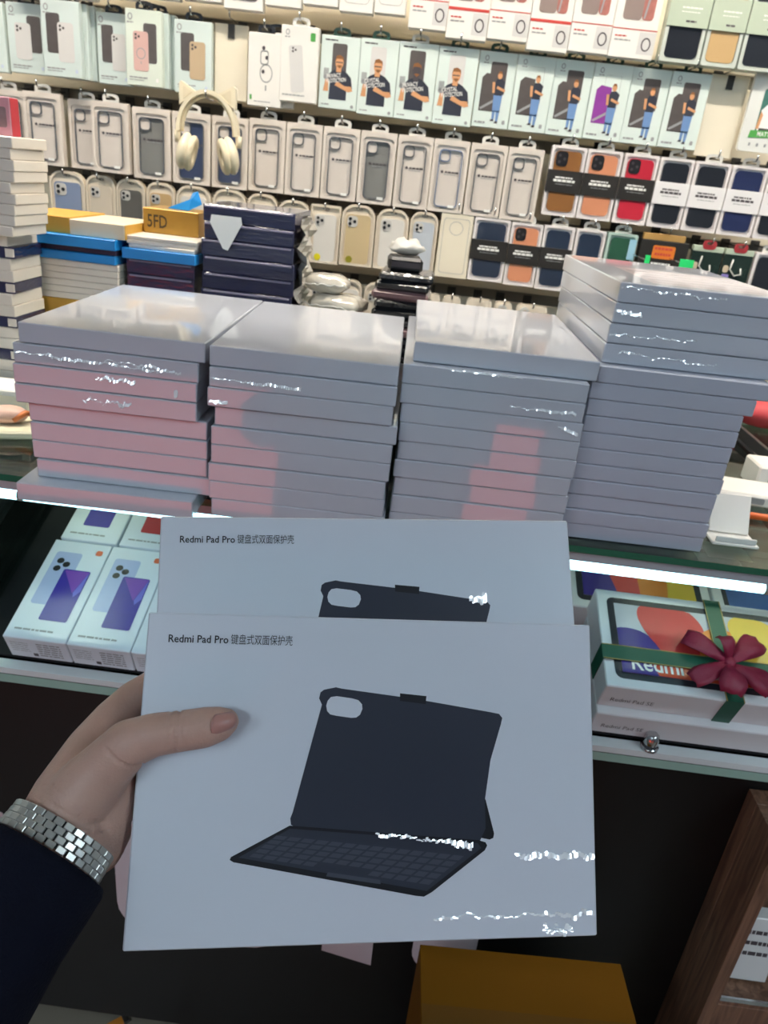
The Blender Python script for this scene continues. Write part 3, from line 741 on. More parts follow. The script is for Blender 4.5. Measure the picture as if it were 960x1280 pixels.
    logo(q, .012, .155, .007, 0.0008); q.obj('lettering', t)
    hook(.757, Zo(1.525)+.1865, YF-.01, row, 'pouch printed with MATTE')
glass_row()

def clear_row():
    row = 'clear-case row'
    def clear(x0, x1, z0, z1, y, label, back=None, rim=RIM, group=None, k=0):
        w = x1-x0-.001; h = z1-z0
        t = thing('clear_case_pack', label, 'phone case', ((x0+x1)/2, y, Zo(z0)), group=group)
        key = ('clear', round(w, 3), round(h, 3))
        if key not in MEANT:
            a = MB().box(-w/2, w/2, 0.002, 0.02, 0, h, CLEARP, .0015).mesh('tray')
            b = MB().ring(rrect(0, h/2, w, h, .003, 3), rrect(0, h*.5-.003, w-.014, h-.020, .010, 3), -0.0015, 0.0022, CLEARP).mesh('pack_frame')
            MEANT[key] = (a, b)
        a, b = MEANT[key]
        link('tray', a, t); link('pack_frame', b, t)
        cw_, ch = w*.66, h*.80; cz = h*.47
        c = MB().ring(rrect(0, cz, cw_, ch, .010, 4), rrect(0, cz, cw_-.005, ch-.005, .008, 4), -0.004, 0.001, rim).obj('case_rim', t)
        MB().prism(rrect(0, cz, cw_-.005, ch-.005, .008, 4), 0.0004, 0.0016, back or CLEARI).obj('case_back', t)
        s = cw_*.46; cx = -cw_*.5+s*.55; cy = cz+ch*.5-s*.55
        MB().ring(rrect(cx, cy, s, s, s*.3, 4), rrect(cx, cy, s-.005, s-.005, s*.25, 4), -0.0035, 0.0003, rim).obj('camera_frame', t)
        if back is not None: MB().flat(rrect(cx, cy, s-.005, s-.005, s*.25, 4), 0.0, CLEARI).obj('camera_opening', t)
        q = MB(); dashes(q, -.18*cw_, cz+.10*ch, .62*cw_, .004, SHADE, 0.0004, 3); q.flat(ell(-.30*cw_, cz+.115*ch, .0035, .0035, 8), 0.0004, SHADE)
        dashes(q, -.22*cw_, cz+.07*ch, .55*cw_, .0014, GREYI, 0.0004, 7); q.obj('lettering', t)
        MB().flat(rrect(cw_*.25, cz-ch*.5+.003, .016, .006, .001, 2), 0.0045, WHITEP).obj('size_sticker', t)
        link('hang_tab', tabmesh(TABC), t, (0, .010, h))
        hook((x0+x1)/2, Zo(z1)+.0105, y, row, label)
        return t
    Y = 2.10
    G = 'clear phone cases on the wall'
    same = 'clear phone case with a grey rim, %s clear one from the brown case'
    clear(-1.19, -1.092, 1.314, 1.480, Y+.01, 'clear phone case pack behind the pink packet')
    clear(-1.09, -.992, 1.314, 1.482, Y-.01, 'clear phone case with a dark rim beside the pink packet')
    clear(-.985, -.893, 1.314, 1.476, Y+.015, 'clear phone case half covered by the next clear pack')
    clear(-.912, -.816, 1.313, 1.477, Y-.014, 'clear phone case overlapping its neighbour, next to the smoke grey case')
    clear(-.811, -.712, 1.308, 1.474, Y, 'smoke grey phone case beside the headphones', SMOKE)
    clear(-.707, -.608, 1.307, 1.474, Y, 'navy phone case behind the near ear cup, beside the smoke grey case', NAVYC)
    clear(-.604, -.510, 1.307, 1.474, Y, 'navy phone case behind the headphones, beside the clear cases', NAVYC)
    for x0, x1, lab, back, rim in ((-.508, -.414, 'clear phone case next to the headphones', None, RIM), (-.412, -.320, same % 'fifth', None, RIM), (-.318, -.224, same % 'fourth', None, RIM),
            (-.222, -.130, 'smoke grey phone case among the clear ones, away from the headphones', SMOKE, RIM), (-.127, -.037, same % 'third', None, RIM),
            (-.036, .055, 'clear phone case with a bluish rim', None, RIMB), (.058, .150, same % 'second', None, RIM), (.152, .242, 'clear phone case next to the brown one', None, RIM)):
        clear(x0, x1, 1.309, 1.478, Y, lab, back, rim, G if 'from the brown' in lab else None)
clear_row()

FRAMEP = mat('window_pack_white', 'ece5e4', rough=0.25, coat=0.6, vary=0.02)
def colour(name, c): return mat('case_'+name, c, rough=0.28, coat=0.9, vary=0.08, bump=0.15, bscale=15)
BANDK = mat('band_black', '24211f', rough=0.5, vary=0.05); BANDW = mat('band_white', 'ece9ea', rough=0.5, vary=0.02)
def window_pack(x0, x1, z0, z1, y, label, case, band, row, cat='phone case', text='', frame=FRAMEP, group=None, camera=True, peg=True, d=.022):
    w = x1-x0-.001; h = z1-z0
    t = thing('leather_case_pack', label, cat, ((x0+x1)/2, y, Zo(z0)), group=group)
    MB().box(-w/2, w/2, .004, d, 0, h, frame, .0015).obj('tray', t)
    MB().ring(rrect(0, h/2, w, h, .004, 3), rrect(0, h/2, w-.012, h-.012, .006, 3), -.001, .0042, frame).obj('pack_frame', t)
    c = MB().prism(rrect(0, h*.5, w-.020, h-.022, .011, 4), -.0005, .0041, case).obj('phone_case', t)
    if camera:
        s = (w-.02)*.44; cx = -(w-.02)/2+s*.62; cy = h-.011-s*.62
        k = MB(); k.prism(rrect(cx, cy, s, s*1.15, s*.3, 4), -.002, -.0004, BLACKP)
        for dx, dy in ((-.2, .25), (-.2, -.25), (.22, 0)): k.flat(ell(cx+dx*s, cy+dy*s, s*.13, s*.13, 8), .0022, SHADE)
        k.obj('camera_plate', c)
    if band:
        b = MB().box(-w/2-.0008, w/2+.0008, -.0035, .0, h*.34, h*.66, band, .0005).obj('paper_band', t)
        q = MB(); im = WHITEP if band is BANDK else SHADE
        dashes(q, -.28*w, h*.545, .5*w, .0035, im, .0038, 2); dashes(q, -.32*w, h*.495, .62*w, .0055, im, .0038, 5); dashes(q, -.25*w, h*.455, .5*w, .0015, GREYI, .0038, 8)
        q.obj('lettering', b)
    link('hang_tab', tabmesh(TABC), t, (0, .010, h))
    if peg: hook((x0+x1)/2, Zo(z1)+.0105, y, row, label)
    return t
def colour_rows():
    BR = colour('brown', '8d5f34'); PE = colour('peach', 'd8906c'); RE = colour('red', 'c22a3e'); BK = colour('black', '22252d'); NV = colour('navy', '262f55'); DB = colour('dark_blue', '273348')
    row = 'leather-case row'
    Y = 2.10
    for x0, x1, lab, c, b in ((.258, .346, 'brown phone case with a black paper band', BR, BANDK), (.348, .436, 'peach phone case with a black band between the brown and red cases', PE, BANDK),
            (.440, .526, 'bright red phone case with a black paper band', RE, BANDK), (.529, .614, 'black phone case with a white band beside the red case', BK, BANDW),
            (.617, .705, 'black phone case with a white band beside the navy case', BK, BANDW), (.708, .797, 'navy phone case with a white paper band', NV, BANDW),
            (.800, .888, 'black phone case with a white band at the end of the leather cases', BK, BANDW)):
        window_pack(x0, x1, 1.331, 1.493, Y, lab, c, b, row, camera=(c in (BR, PE, RE)))
    row = 'lowest hanging row'
    window_pack(.092, .187, 1.150, 1.307, Y, 'dark blue phone case with a black band beside the white slim pack', DB, BANDK, row, camera=False)
    window_pack(.189, .272, 1.148, 1.305, Y, 'peach phone case with a black band in the lowest row', PE, BANDK, row)
    window_pack(.274, .355, 1.146, 1.307, Y, 'dark blue phone case with a black band behind the tallest stack', DB, BANDK, row, camera=False)
    window_pack(.358, .436, 1.150, 1.307, Y, 'blue phone case in a white window pack with no band', DB, None, row, camera=False)
    GN = colour('green', '2f5a46')
    t = window_pack(.440, .518, 1.150, 1.307, Y, 'green phone case in a clear pack with a pale blue tag', GN, None, row, frame=mat('clear_green_pack', 'b5cdc4', rough=.2, coat=.8), camera=False)
    MB().prism(rrect(.028, .12, .018, .05, .002, 2), -.003, -.001, mat('pale_blue_tag', '9fcbe0', rough=.4)).obj('tag', t)
    # black and orange box
    t = thing('phone_case_box', 'black box with an orange panel and a sand-coloured header', 'box', (.590, Y, Zo(1.150)))
    MB().box(-.062, .062, 0, .03, 0, .150, BANDK, .0015).obj('carton', t)
    MB().box(-.058, .050, .004, .02, .150, .166, mat('sand_header', 'b08a4f', rough=.6), .001).obj('header', t)
    MB().prism(rrect(.0, .122, .058, .032, .004, 3), -.0008, .0004, mat('orange_panel', 'dd7a2a', rough=.45)).obj('orange_panel', t)
    q = MB(); dashes(q, -.024, .128, .045, .006, REDP, .0011, 3); dashes(q, -.022, .114, .042, .006, REDP, .0011, 4); dashes(q, -.026, .09, .05, .006, WHITEP, .0006, 8); q.obj('lettering', t)
    MB().prism(rrect(.0, .035, .05, .05, .008, 3), -.0006, .0004, GREYP).obj('window', t)
    hook(.590, Zo(1.318), Y, row, 'black box with an orange panel')
    # dark green pouches with red tabs
    DG = mat('pouch_dark_green', '22322c', rough=.25, coat=.8, vary=.2, vscale=25)
    for x0, x1, lab in ((.662, .742, 'dark green pouch with a red hang tab beside the black and orange box'), (.745, .820, 'dark green pouch with a red hang tab and a violet sticker')):
        t = thing('accessory_pouch', lab, 'pouch', ((x0+x1)/2, Y, Zo(1.150))); w = x1-x0-.002
        MB().prism(rrect(0, .071, w, .142, .003, 2), 0, .014, DG).obj('pouch', t)
        MB().box(-w/2, w/2, -.001, .015, .136, .150, SAGE, .001).obj('header', t)
        MB().ring(rrect(0, .153, .034, .022, .008, 3), rrect(0, .157, .016, .007, .003, 3), -.002, .001, mat('red_tab', 'a6353c', rough=.4)).obj('hang_tab', t)
        MB().tube([(-.012, -.002, .125), (-.015, -.003, .10), (0, -.003, .085), (.016, -.003, .09), (.012, -.003, .105)], .0022, TABC, 6).obj('coiled_strap', t)
        if 'violet' in lab: MB().prism(rrect(-.022, .07, .018, .035, .002, 2), -.0012, .0003, mat('violet_sticker', '8f7fc4', rough=.4)).obj('sticker', t)
        MB().prism(rrect(-.025, .10, .014, .018, .005, 2), -.0015, .0003, mat('cream_figure', 'c8b8a0', rough=.5)).obj('charm', t)
        hook((x0+x1)/2, Zo(1.307), Y, row, lab)
    window_pack(.824, .90, 1.150, 1.300, Y, 'black phone case in a clear pack beside the violet-sticker pouch', BK, None, row, camera=False)
colour_rows()

def blister_row():
    row = 'blister row'; Y = 2.10
    PK = mat('blister_cream', 'e6d9c6', rough=.25, coat=.7, vary=.04)
    def blister(x0, x1, z0, z1, label, case, lens=True, sticker=None, arch=True, y=Y):
        w = x1-x0-.002; h = z1-z0; r = w*.36 if arch else .004
        t = thing('blister_pack', label, 'phone case', ((x0+x1)/2, y, Zo(z0)))
        n = 6; o = [(-w/2, 0), (w/2, 0)]
        o += [(w/2-r+r*math.cos(a), h-r+r*math.sin(a)) for a in [math.pi/2*i/n for i in range(n+1)]]
        o += [(-w/2+r-r*math.sin(a), h-r+r*math.cos(a)) for a in [math.pi/2*i/n for i in range(n+1)]]
        i_ = [(x*.90, .006+(z)*(h-.012)/h) for x, z in o]
        MB().prism(o, .003, .018, PK).obj('backing', t)
        MB().ring(o, i_, -.002, .0031, PK).obj('rim', t)
        MB().ring(ell(0, h-.010, .009, .0035, 10), ell(0, h-.010, .006, .002, 10), .001, .0028, GREYP).obj('hang_slot', t)
        ch = h*.80; cz = ch*.5+.006; cw_ = w*.74
        c = MB().prism(rrect(0, cz, cw_, ch, .010, 4), -.001, .0029, case).obj('phone_case', t)
        if lens:
            s = cw_*.42; cx = -cw_/2+s*.62; cy = cz+ch/2-s*.62
            k = MB(); k.prism(rrect(cx, cy, s, s, s*.3, 4), -.0025, -.0009, mat('camera_silver', 'cfcbc6', rough=.3))
            for dx, dy in ((-.22, .22), (-.22, -.22), (.22, 0)): k.prism(ell(cx+dx*s, cy+dy*s, s*.16, s*.16, 10), -.004, -.0024, BLACKP)
            k.obj('camera_plate', c)
        if sticker: MB().prism(ell(-cw_*.28, cz-ch*.42, .009, .009, 14), -.002, -.0009, sticker).obj('round_sticker', t)
        hook((x0+x1)/2, Zo(z1)-.010, y, row, label)
        return t
    BL_ = mat('case_blue_grey', '7f8ca8', rough=.3, coat=.6); BEI = mat('case_beige_clear', 'cfc2b0', rough=.3, coat=.6); DG = mat('case_dark_grey', '5e5b57', rough=.3, coat=.6)
    TN = mat('case_tan', 'c9a878', rough=.3, coat=.6); WH = mat('case_white', 'e2ddd6', rough=.3, coat=.6); GD = mat('case_gold', 'cdb78f', rough=.3, coat=.6)
    CB = mat('case_pale_blue', 'c3c9d2', rough=.3, coat=.6)
    YE = mat('yellow_sticker', 'e0d21f', rough=.4); OL = mat('olive_sticker', '8a8420', rough=.4)
    blister(-1.043, -.945, 1.140, 1.304, 'blue-grey phone case in an arched blister pack', BL_, sticker=OL)
    blister(-.944, -.862, 1.140, 1.303, 'beige see-through phone case in an arched blister pack', BEI)
    blister(-.861, -.782, 1.140, 1.302, 'dark grey phone case in an arched blister pack', DG)
    blister(-.780, -.702, 1.140, 1.302, 'tan phone case in an arched blister pack', TN)
    blister(-.700, -.605, 1.140, 1.303, 'white phone case in an arched pack under the near ear cup', WH, False)
    blister(-.602, -.511, 1.140, 1.304, 'white phone case in an arched pack under the far ear cup', WH, False)
    blister(-.509, -.428, 1.140, 1.303, 'white phone case in an arched pack behind the navy boxes', WH, False)
    blister(-.426, -.341, 1.145, 1.296, 'pale see-through phone case in an arched pack beside the navy boxes', BEI, False)
    blister(-.339, -.258, 1.147, 1.294, 'white phone case with a bright yellow round sticker', WH, sticker=YE, arch=False)
    blister(-.256, -.166, 1.150, 1.303, 'gold phone case with an olive round sticker', GD, sticker=OL)
    blister(-.164, -.077, 1.150, 1.302, 'white phone case with a blue camera plate in an arched pack', WH)
    blister(-.075, .000, 1.150, 1.304, 'pale blue phone case in an arched pack beside the white slim pack', CB)
    t, w, h = base_pack('slim_case_box', 'slim cream-white box with an embossed ring, beside the dark blue case', 'box', .004, .090, 1.148, 1.308, Y, CARDC, .02, None, None, row)
    p = MB(); p.ring(rrect(0, h*.5, w*.8, h*.86, .008, 4), rrect(0, h*.5, w*.78, h*.85, .008, 4), -.0006, 0, GREYI); p.ring(ell(-.0, h*.78, .018, .017, 18), ell(0, h*.78, .017, .016, 18), -.0006, 0, GREYI); p.obj('embossing', t)
    for k, (x0, x1) in enumerate(((-.335, -.262), (-.258, -.185), (-.180, -.108), (-.104, -.036))):
        lab = ('pale arched pack of the bottom row under the yellow-sticker case', 'pale arched pack of the bottom row under the gold case', 'pale arched pack of the bottom row under the blue camera plate case', 'pale arched pack of the bottom row behind the black packs')[k]
        blister(x0, x1, .960, 1.112, lab, WH if k % 2 else BEI, k % 2 == 0)
    # row under it, only the tops show
    for k, (x0, x1) in enumerate(((-.03, .03), (.035, .085), (.10, .17), (.175, .225), (.235, .32))):
        lab = ['pale accessory pack in the bottom row behind the askew top box', 'small pale pack in the bottom row beside the cable ring packs', 'cream accessory pack with a yellow label, bottom row', 'white accessory pack with a round hole, bottom row', 'wide white accessory pack with a round hole, bottom row'][k]
        w = x1-x0-.002; t = thing('accessory_pack', lab, 'pack', ((x0+x1)/2, Y-.02, Zo(.98)))
        MB().prism(rrect(0, .062, w, .124, .012, 4), 0, .02, PK).obj('backing', t)
        if k >= 3: MB().ring(ell(-w*.5+.022, .105, .013, .013, 16), ell(-w*.5+.022, .105, .006, .006, 16), -.004, .0005, TABC).obj('cable_ring', t)
        elif k == 2: MB().prism(rrect(0, .095, .03, .012, .002), -.0008, .0003, YE).obj('label', t)
        else: MB().prism(rrect(0, .09, w*.7, .03, .004), -.0008, .0003, WH).obj('label', t)
        hook((x0+x1)/2, Zo(.98)+.118, Y-.02, 'bottom row', lab)
blister_row()

def top_row():
    row = 'top row'; Y = 2.10
    # white boxes with pale phones
    xs = [(-1.09, -.99, 1.685, LIGHTP), (-.985, -.885, 1.69, LIGHTP), (-.88, -.78, 1.70, BLUEW), (-.775, -.68, 1.708, LIGHTP), (-.675, -.578, 1.712, LIGHTP), (-.573, -.478, 1.703, DPH), (-.474, -.386, 1.718, LIGHTP), (-.384, -.299, 1.728, LIGHTP), (-.297, -.216, 1.722, LIGHTP), (-.214, -.139, 1.726, LIGHTP)]
    for k, (x0, x1, z, m) in enumerate(xs):
        lab = 'white box with a grey phone on it, in the top row' if m is DPH else ('blue-white printed box in the top row' if m is BLUEW else 'white box with a pale phone outline, %s from the red and white boxes' % NTH[9-k])
        t, w, h = base_pack('phone_case_box', lab, 'box', x0, x1, z, z+.175, Y-.02, CARD, .03, 'white boxes in the top row' if m is LIGHTP else None, None, row, peg=False)
        p = MB(); p.ring(rrect(0, h*.53, w*.74, h*.86, .01, 4), rrect(0, h*.53, w*.72, h*.85, .009, 4), -.0006, .0, GREYI)
        if m is not LIGHTP: p.flat(rrect(.1*w, h*.53, w*.55, h*.84, .009, 4), .0008, m)
        p.obj('printed_phone', t)
        hook((x0+x1)/2, Zo(z)+.1752+.0024, Y-.02, row, lab)
    CABLE = mat('print_cable', 'a86a62', rough=.5, vary=.3, vscale=80); BG = mat('print_brown_grey', '8d7d78', rough=.4, vary=.08)
    xs = [-.130, -.040, .056, .152, .248, .343, .447]; zb = [1.702, 1.690, 1.697, 1.684, 1.690, 1.688]
    labs = ['red and white case box next to the plain white boxes', 'red and white case box with a bold red stripe, hanging a little low', 'red and white case box with a thin red line and a grey phone',
            'red and white case box hanging lowest of its row', 'red and white case box between the lowest one and the dark phone one', 'red and white case box beside the sage green packs']
    for k in range(6):
        t, w, h = base_pack('phone_case_box', labs[k], 'box', xs[k], xs[k+1], zb[k], zb[k]+.20, Y-.03, CARD, .03, None, None, row, peg=False)
        p = MB(); p.flat(rrect(-.12*w, h*.66, w*.42, h*.56, .008, 4), .0006, BG); p.flat(rrect(.22*w, h*.66, w*.26, h*.55, .008, 4), .0007, CABLE)
        p.flat([(.13*w, h*.4), (.17*w, h*.4), (.30*w, h*.93), (.25*w, h*.93)], .0009, GREYI); p.obj('printed_phone', t)
        q = MB(); s = .030 if k in (1, 3) else .010
        q.flat([(-w/2, h*.285), (w/2, h*.285), (w/2, h*(.285+s)), (-w/2, h*(.285+s))], .0006, REDP)
        q.flat([(.12*w, .01), (w/2, .01), (w/2, h*.27), (.12*w, h*.27)], .0005, LIGHTP)
        q.ring(ell(.30*w, h*.15, .011, .014, 16), ell(.30*w, h*.15, .008, .011, 16), -.0009, -.0007, SHADE)
        dashes(q, -.42*w, h*.21, .26*w, .003, REDP, .0006, 3); dashes(q, -.42*w, h*.17, .36*w, .003, GREYI, .0006, 5); q.obj('lettering', t)
        hook((xs[k]+xs[k+1])/2, Zo(zb[k])+.2024, Y-.03, row, labs[k])
    BK = colour('black', '22252d'); TA = colour('tan', 'ab9483')
    for k, (x0, x1, c, lab) in enumerate(((.462, .556, BK, 'sage green pack with a dark phone case beside the red and white boxes'), (.558, .642, TA, 'sage green pack with a tan phone case'), (.644, .745, BK, 'sage green pack with a dark phone case beside the tan one'))):
        z0 = 1.690; w = x1-x0-.002; h = .19
        t = thing('leather_case_pack', lab, 'phone case', ((x0+x1)/2, Y-.03, Zo(z0)))
        MB().box(-w/2, w/2, .004, .04, 0, h, mat('sage_tray', 'c8d2c6', rough=.4), .0015).obj('tray', t)
        MB().ring(rrect(0, h/2, w, h, .005, 3), rrect(0, h/2, w-.016, h-.014, .010, 3), -.002, .0042, mat('sage_clear', 'cdd4cc', rough=.2, coat=.8)).obj('pack_frame', t)
        MB().prism(rrect(0, h*.5, w-.018, h-.018, .011, 4), 0, .0041, c).obj('phone_case', t)
        b = MB().box(-w/2-.0008, w/2+.0008, -.0045, -.001, h*.37, h*.70, SAGE, .0005).obj('paper_band', t)
        q = MB(); dashes(q, -.2*w, h*.56, .5*w, .003, WHITEP, .0048, 3); dashes(q, -.2*w, h*.52, .45*w, .0018, WHITEP, .0048, 4); dashes(q, -.05*w, h*.42, .26*w, .004, SHADE, .0048, 5); q.obj('lettering', b)
        hook((x0+x1)/2, Zo(z0)+h+.0024, Y-.03, row, lab)
top_row()

# ------------------------------------------------------------------ cat-ear headphones
def build_headphones():
    C1 = mat('headphone_cream', 'ece0c4', rough=.4, coat=.2, vary=.03); C2 = mat('headphone_pad', 'e2d4b6', rough=.7, vary=.05)
    t = thing('headphones', 'cream over-ear headphones with cat ears hanging before the navy cases', 'headphones', (-.572, 1.955, Zo(1.355)))
    n = 18; a = [math.pi*(i/n) for i in range(n+1)]
    arc = lambda rx, rz, y: [(-rx*math.cos(q), y, .072+rz*math.sin(q)) for q in a]
    out = MB()
    for q in range(n):
        p0, p1 = arc(.074, .092, 0)[q:q+2]; i0, i1 = arc(.066, .083, 0)[q:q+2]
        V = [(*p0[:1], -.014, p0[2]), (*p1[:1], -.014, p1[2]), (*i1[:1], -.014, i1[2]), (*i0[:1], -.014, i0[2])]
        V += [(x, .014, z) for x, _, z in V]
        out.add(V, [(0, 1, 2, 3), (7, 6, 5, 4), (0, 4, 5, 1), (3, 2, 6, 7), (0, 3, 7, 4), (1, 5, 6, 2)], C1)
    out.obj('headband', t)
    MB().tube(arc(.0645, .0815, 0), .006, C2, 8).obj('band_padding', t)
    for s in (-1, 1):
        o = [(s*.026, .157), (s*.066, .128), (s*.066, .172), (s*.062, .177)]
        o = cw(o); i_ = [(s*.045+(x-s*.045)*.55, .155+(z-.155)*.55) for x, z in o]
        e = MB().prism(o, -.010, .010, C1).obj('cat_ear', t)
        MB().prism(i_, -.0112, -.009, C2).obj('ear_inset', e)
        MB().tube([(s*.074, 0, .074), (s*.074, 0, .048)], [.008, .007], C1, 8).obj('slider', t)
        R = Matrix.Translation((s*.056, -.004, .030)) @ Matrix.Rotation(s*math.radians(-14), 4, 'Y') @ Matrix.Rotation(math.radians(25 if s > 0 else 6), 4, 'Z')
        cup = MB(); cup.ellipsoid((0, 0, 0), (.018, .036, .042), C1, 18, 12, R); c = cup.obj('ear_cup', t)
        R2 = R @ Matrix.Translation((-s*.016, 0, 0)) @ Matrix.Rotation(math.pi/2, 4, 'Y')
        MB().lathe([(.016, -.006), (.030, -.009), (.036, -.004), (.037, .003), (.032, .008), (.020, .007), (.016, 0), (.016, -.006)], C2, 22, R2 @ Matrix.Scale(1.1, 4, (1, 0, 0))).obj('ear_pad', c)
    hook(-.572, Zo(1.355)+.147, 1.955, 'holding the headphones')
build_headphones()

# ------------------------------------------------------------------ stacks at the back of the counter top
def simple_box(name, label, cat, x0, x1, y0, y1, z0, z1, m, rz=0.0, group=None, side=None, bev=.001):
    w, d, h = x1-x0, y1-y0, z1-z0
    t = thing(name, label, cat, ((x0+x1)/2, (y0+y1)/2, z0), (0, 0, rz), group)
    MB().box(-w/2, w/2, -d/2, d/2, .0002, h-.0002, m, bev).obj('carton', t)
    if side: MB().box(w/2, w/2+.0006, -d/2+.001, d/2-.001, .001, h-.001, side).obj('side_panel', t)
    return t
def build_back_stacks():
    R = random.Random(11)
    WHB = mat('thin_white_box', 'e6ddd0', rough=.45, coat=.2, vary=.05); YEL = mat('ochre_card', 'c99a3c', rough=.5, vary=.06); CRM = mat('cream_lid', 'dccdb2', rough=.5)
    BLU = mat('bright_blue_card', '1f8fdc', rough=.4, coat=.3, vary=.04); NAV = mat('navy_wrapped_card', '2b2c4e', rough=.25, coat=1.0, bump=.5, bscale=40, stretch=(1, 1, 4), vary=.15, vscale=30)
    NAVE = mat('navy_box_edge', '8d86a0', rough=.35, coat=.6, vary=.1)
    # tower of thin white boxes at the end of the counter
    z = ZG; k = 0
    g = 'navy and white packs at the foot of the white tower'
    while z < Zo(1.235):
        h = .0175; m = NAV if k % 3 == 0 else WHB
        t = simple_box('thin_pack', 'thin %s pack, %s up from the glass under the white tower' % ('navy' if m is NAV else 'white', NTH[k]), 'pack', -.80+R.uniform(-.004, .004), -.640+R.uniform(-.004, .004), 1.150, 1.24, z, z+h, m, math.radians(R.uniform(-2, 2)), g + (' navy' if m is NAV else ' white'))
        if m is NAV: MB().box(.065, .0795, -.0455, .0455, .002, h-.002, WHB, .001).obj('edge_strip', t)
        z += h; k += 1
    g = 'white boxes in the tower at the end of the counter'
    for k in range(9):
        simple_box('thin_white_box', 'thin white box, %s from the top of the tower at the counter end' % ORD[8-k] if k < 8 else 'thin white box topmost on the tower under the pink packet', 'box', -.80+.001*k, -.617+.001*k+R.uniform(-.003, .003), 1.135, 1.225, z, z+.0150, WHB, math.radians(-3+R.uniform(-1, 1)), g if k < 8 else None)
        z += .0150
    t = simple_box('pink_packet', 'pink packet with a red side lying on the tower of white boxes', 'packet', -.72, -.618, 1.15, 1.172, z, z+.050, mat('pink_card', 'e0a0aa', rough=.4), math.radians(-3), None, mat('red_card', 'c2323f', rough=.4))
    MB().prism(rrect(.03, .024, .03, .026, .003), -.0116, -.0112, mat('pink_photo', '9d7f80', rough=.4, vary=.4, vscale=60)).obj('printed_photo', t)
    # white, blue and yellow cartons
    z = ZG
    for k in range(4):
        simple_box('flat_carton', 'white flat carton, %s up from the glass under the ochre carton' % ('first', 'second', 'third', 'fourth')[k], 'box', -.685, -.512, 1.245, 1.40, z, z+.026, WHB, 0, 'hidden white cartons under the ochre carton'); z += .026
    simple_box('flat_carton', 'ochre carton beneath the white cartons', 'box', -.684, -.512, 1.245, 1.40, z, z+.038, YEL); z += .038
    for k in range(6):
        simple_box('flat_carton', 'thin white carton, %s above the lower ochre carton' % ('first', 'second', 'third', 'fourth', 'fifth', 'sixth')[k], 'box', -.684+R.uniform(-.002, .002), -.512+R.uniform(-.002, .002), 1.245, 1.40, z, z+.0105, WHB, 0, 'thin white cartons under the blue ones'); z += .0105
    simple_box('flat_carton', 'bright blue carton on the thin white cartons', 'box', -.684, -.515, 1.24, 1.40, z, z+.014, BLU); z += .014
    simple_box('flat_carton', 'thin dark carton between two blue cartons', 'box', -.672, -.515, 1.245, 1.40, z, z+.009, mat('dark_plum_card', '3a2f45', rough=.4)); z += .009
    simple_box('flat_carton', 'bright blue carton under the ochre and cream ones', 'box', -.694, -.512, 1.235, 1.40, z, z+.017, BLU); z += .017
    simple_box('flat_carton', 'ochre carton lying on the upper blue carton', 'box', -.684, -.592, 1.25, 1.39, z, z+.026, YEL)
    simple_box('flat_carton', 'cream carton with an ochre side lying on the upper blue carton', 'box', -.590, -.500, 1.245, 1.385, z, z+.024, CRM, 0, None, YEL)
    # navy boxes with a blue and white top
    def navy_pile(x0, x1, y0, y1, n, h, lab, grp):
        z = ZG
        for k in range(n):
            t = simple_box('navy_box', (lab % ORD[n-1-k]).replace('topmost from the top', 'topmost'), 'box', x0+R.uniform(-.003, .003), x1+R.uniform(-.003, .003), y0+R.uniform(-.002, .002), y1, z, z+h, NAV, math.radians(R.uniform(-1, 1)), grp)
            w = x1-x0
            MB().box(-w/2+.004, w/2-.004, -(y1-y0)/2-.0022, -(y1-y0)/2+.0005, h-.005, h-.002, NAVE, .0005).obj('edge_strip', t)
            z += h
        return z
    z = navy_pile(-.505, -.392, 1.262, 1.40, 9, .0242, 'navy shrink-wrapped box, %s from the top under the small blue carton', 'navy boxes under the small blue carton')
    simple_box('flat_carton', 'small bright blue carton on the navy boxes', 'box', -.508, -.386, 1.25, 1.39, z, z+.017, BLU); z += .017
    for k in range(3):
        simple_box('paper_pad', 'white paper pad on the small blue carton, %s one' % ('lowest', 'middle', 'uppermost')[k], 'paper', -.500+R.uniform(-.004, .004), -.390+R.uniform(-.004, .004), 1.255, 1.39, z, z+.0065, WHB, math.radians(R.uniform(-2, 2)), 'white pads on the small blue carton'); z += .0065
    t = simple_box('gold_box', 'gold printed box lying on the white paper pads', 'box', -.497, -.402, 1.32, 1.40, z, z+.040, mat('gold_card', 'b58a3a', rough=.3, metal=.3, vary=.2, vscale=25))
    q = MB(); put_text(q, '5FD', -.040, .010, .020, mat('gold_ink', '4a3a1c', rough=.4), .0006, width=.034, bold=True)
    q.obj('lettering', t, (0, -.040, 0)); z += .040
    bb = MB()
    bb.add([(-.04, 0, .0005), (.0, -.01, .0005), (.02, .0, .012), (.012, .004, .032), (.0, .012, .028), (-.01, .016, .010), (-.035, .012, .004), (.004, -.004, .020)],
           [(0, 1, 7), (1, 2, 7), (2, 3, 7), (3, 4, 7), (4, 5, 7), (5, 6, 7), (6, 0, 7), (0, 6, 5, 4, 3, 2, 1)], BLU)
    tag(bb.obj('blue_bag', None, (-.425, 1.35, z)), 'crumpled bright blue plastic bag on the gold box', 'bag')
    z = navy_pile(-.378, -.226, 1.262, 1.40, 12, .0262, 'navy shrink-wrapped box, %s from the top of the tall navy pile', 'navy boxes in the tall pile')
    FL = mat('crinkled_film', 'b9b4ac', rough=.12, coat=1.0, coat_ior=1.7, bump=.8, bscale=60, vary=.25, vscale=40)
    rr = random.Random(77); fl = MB()
    NZ = 26; NY = 6
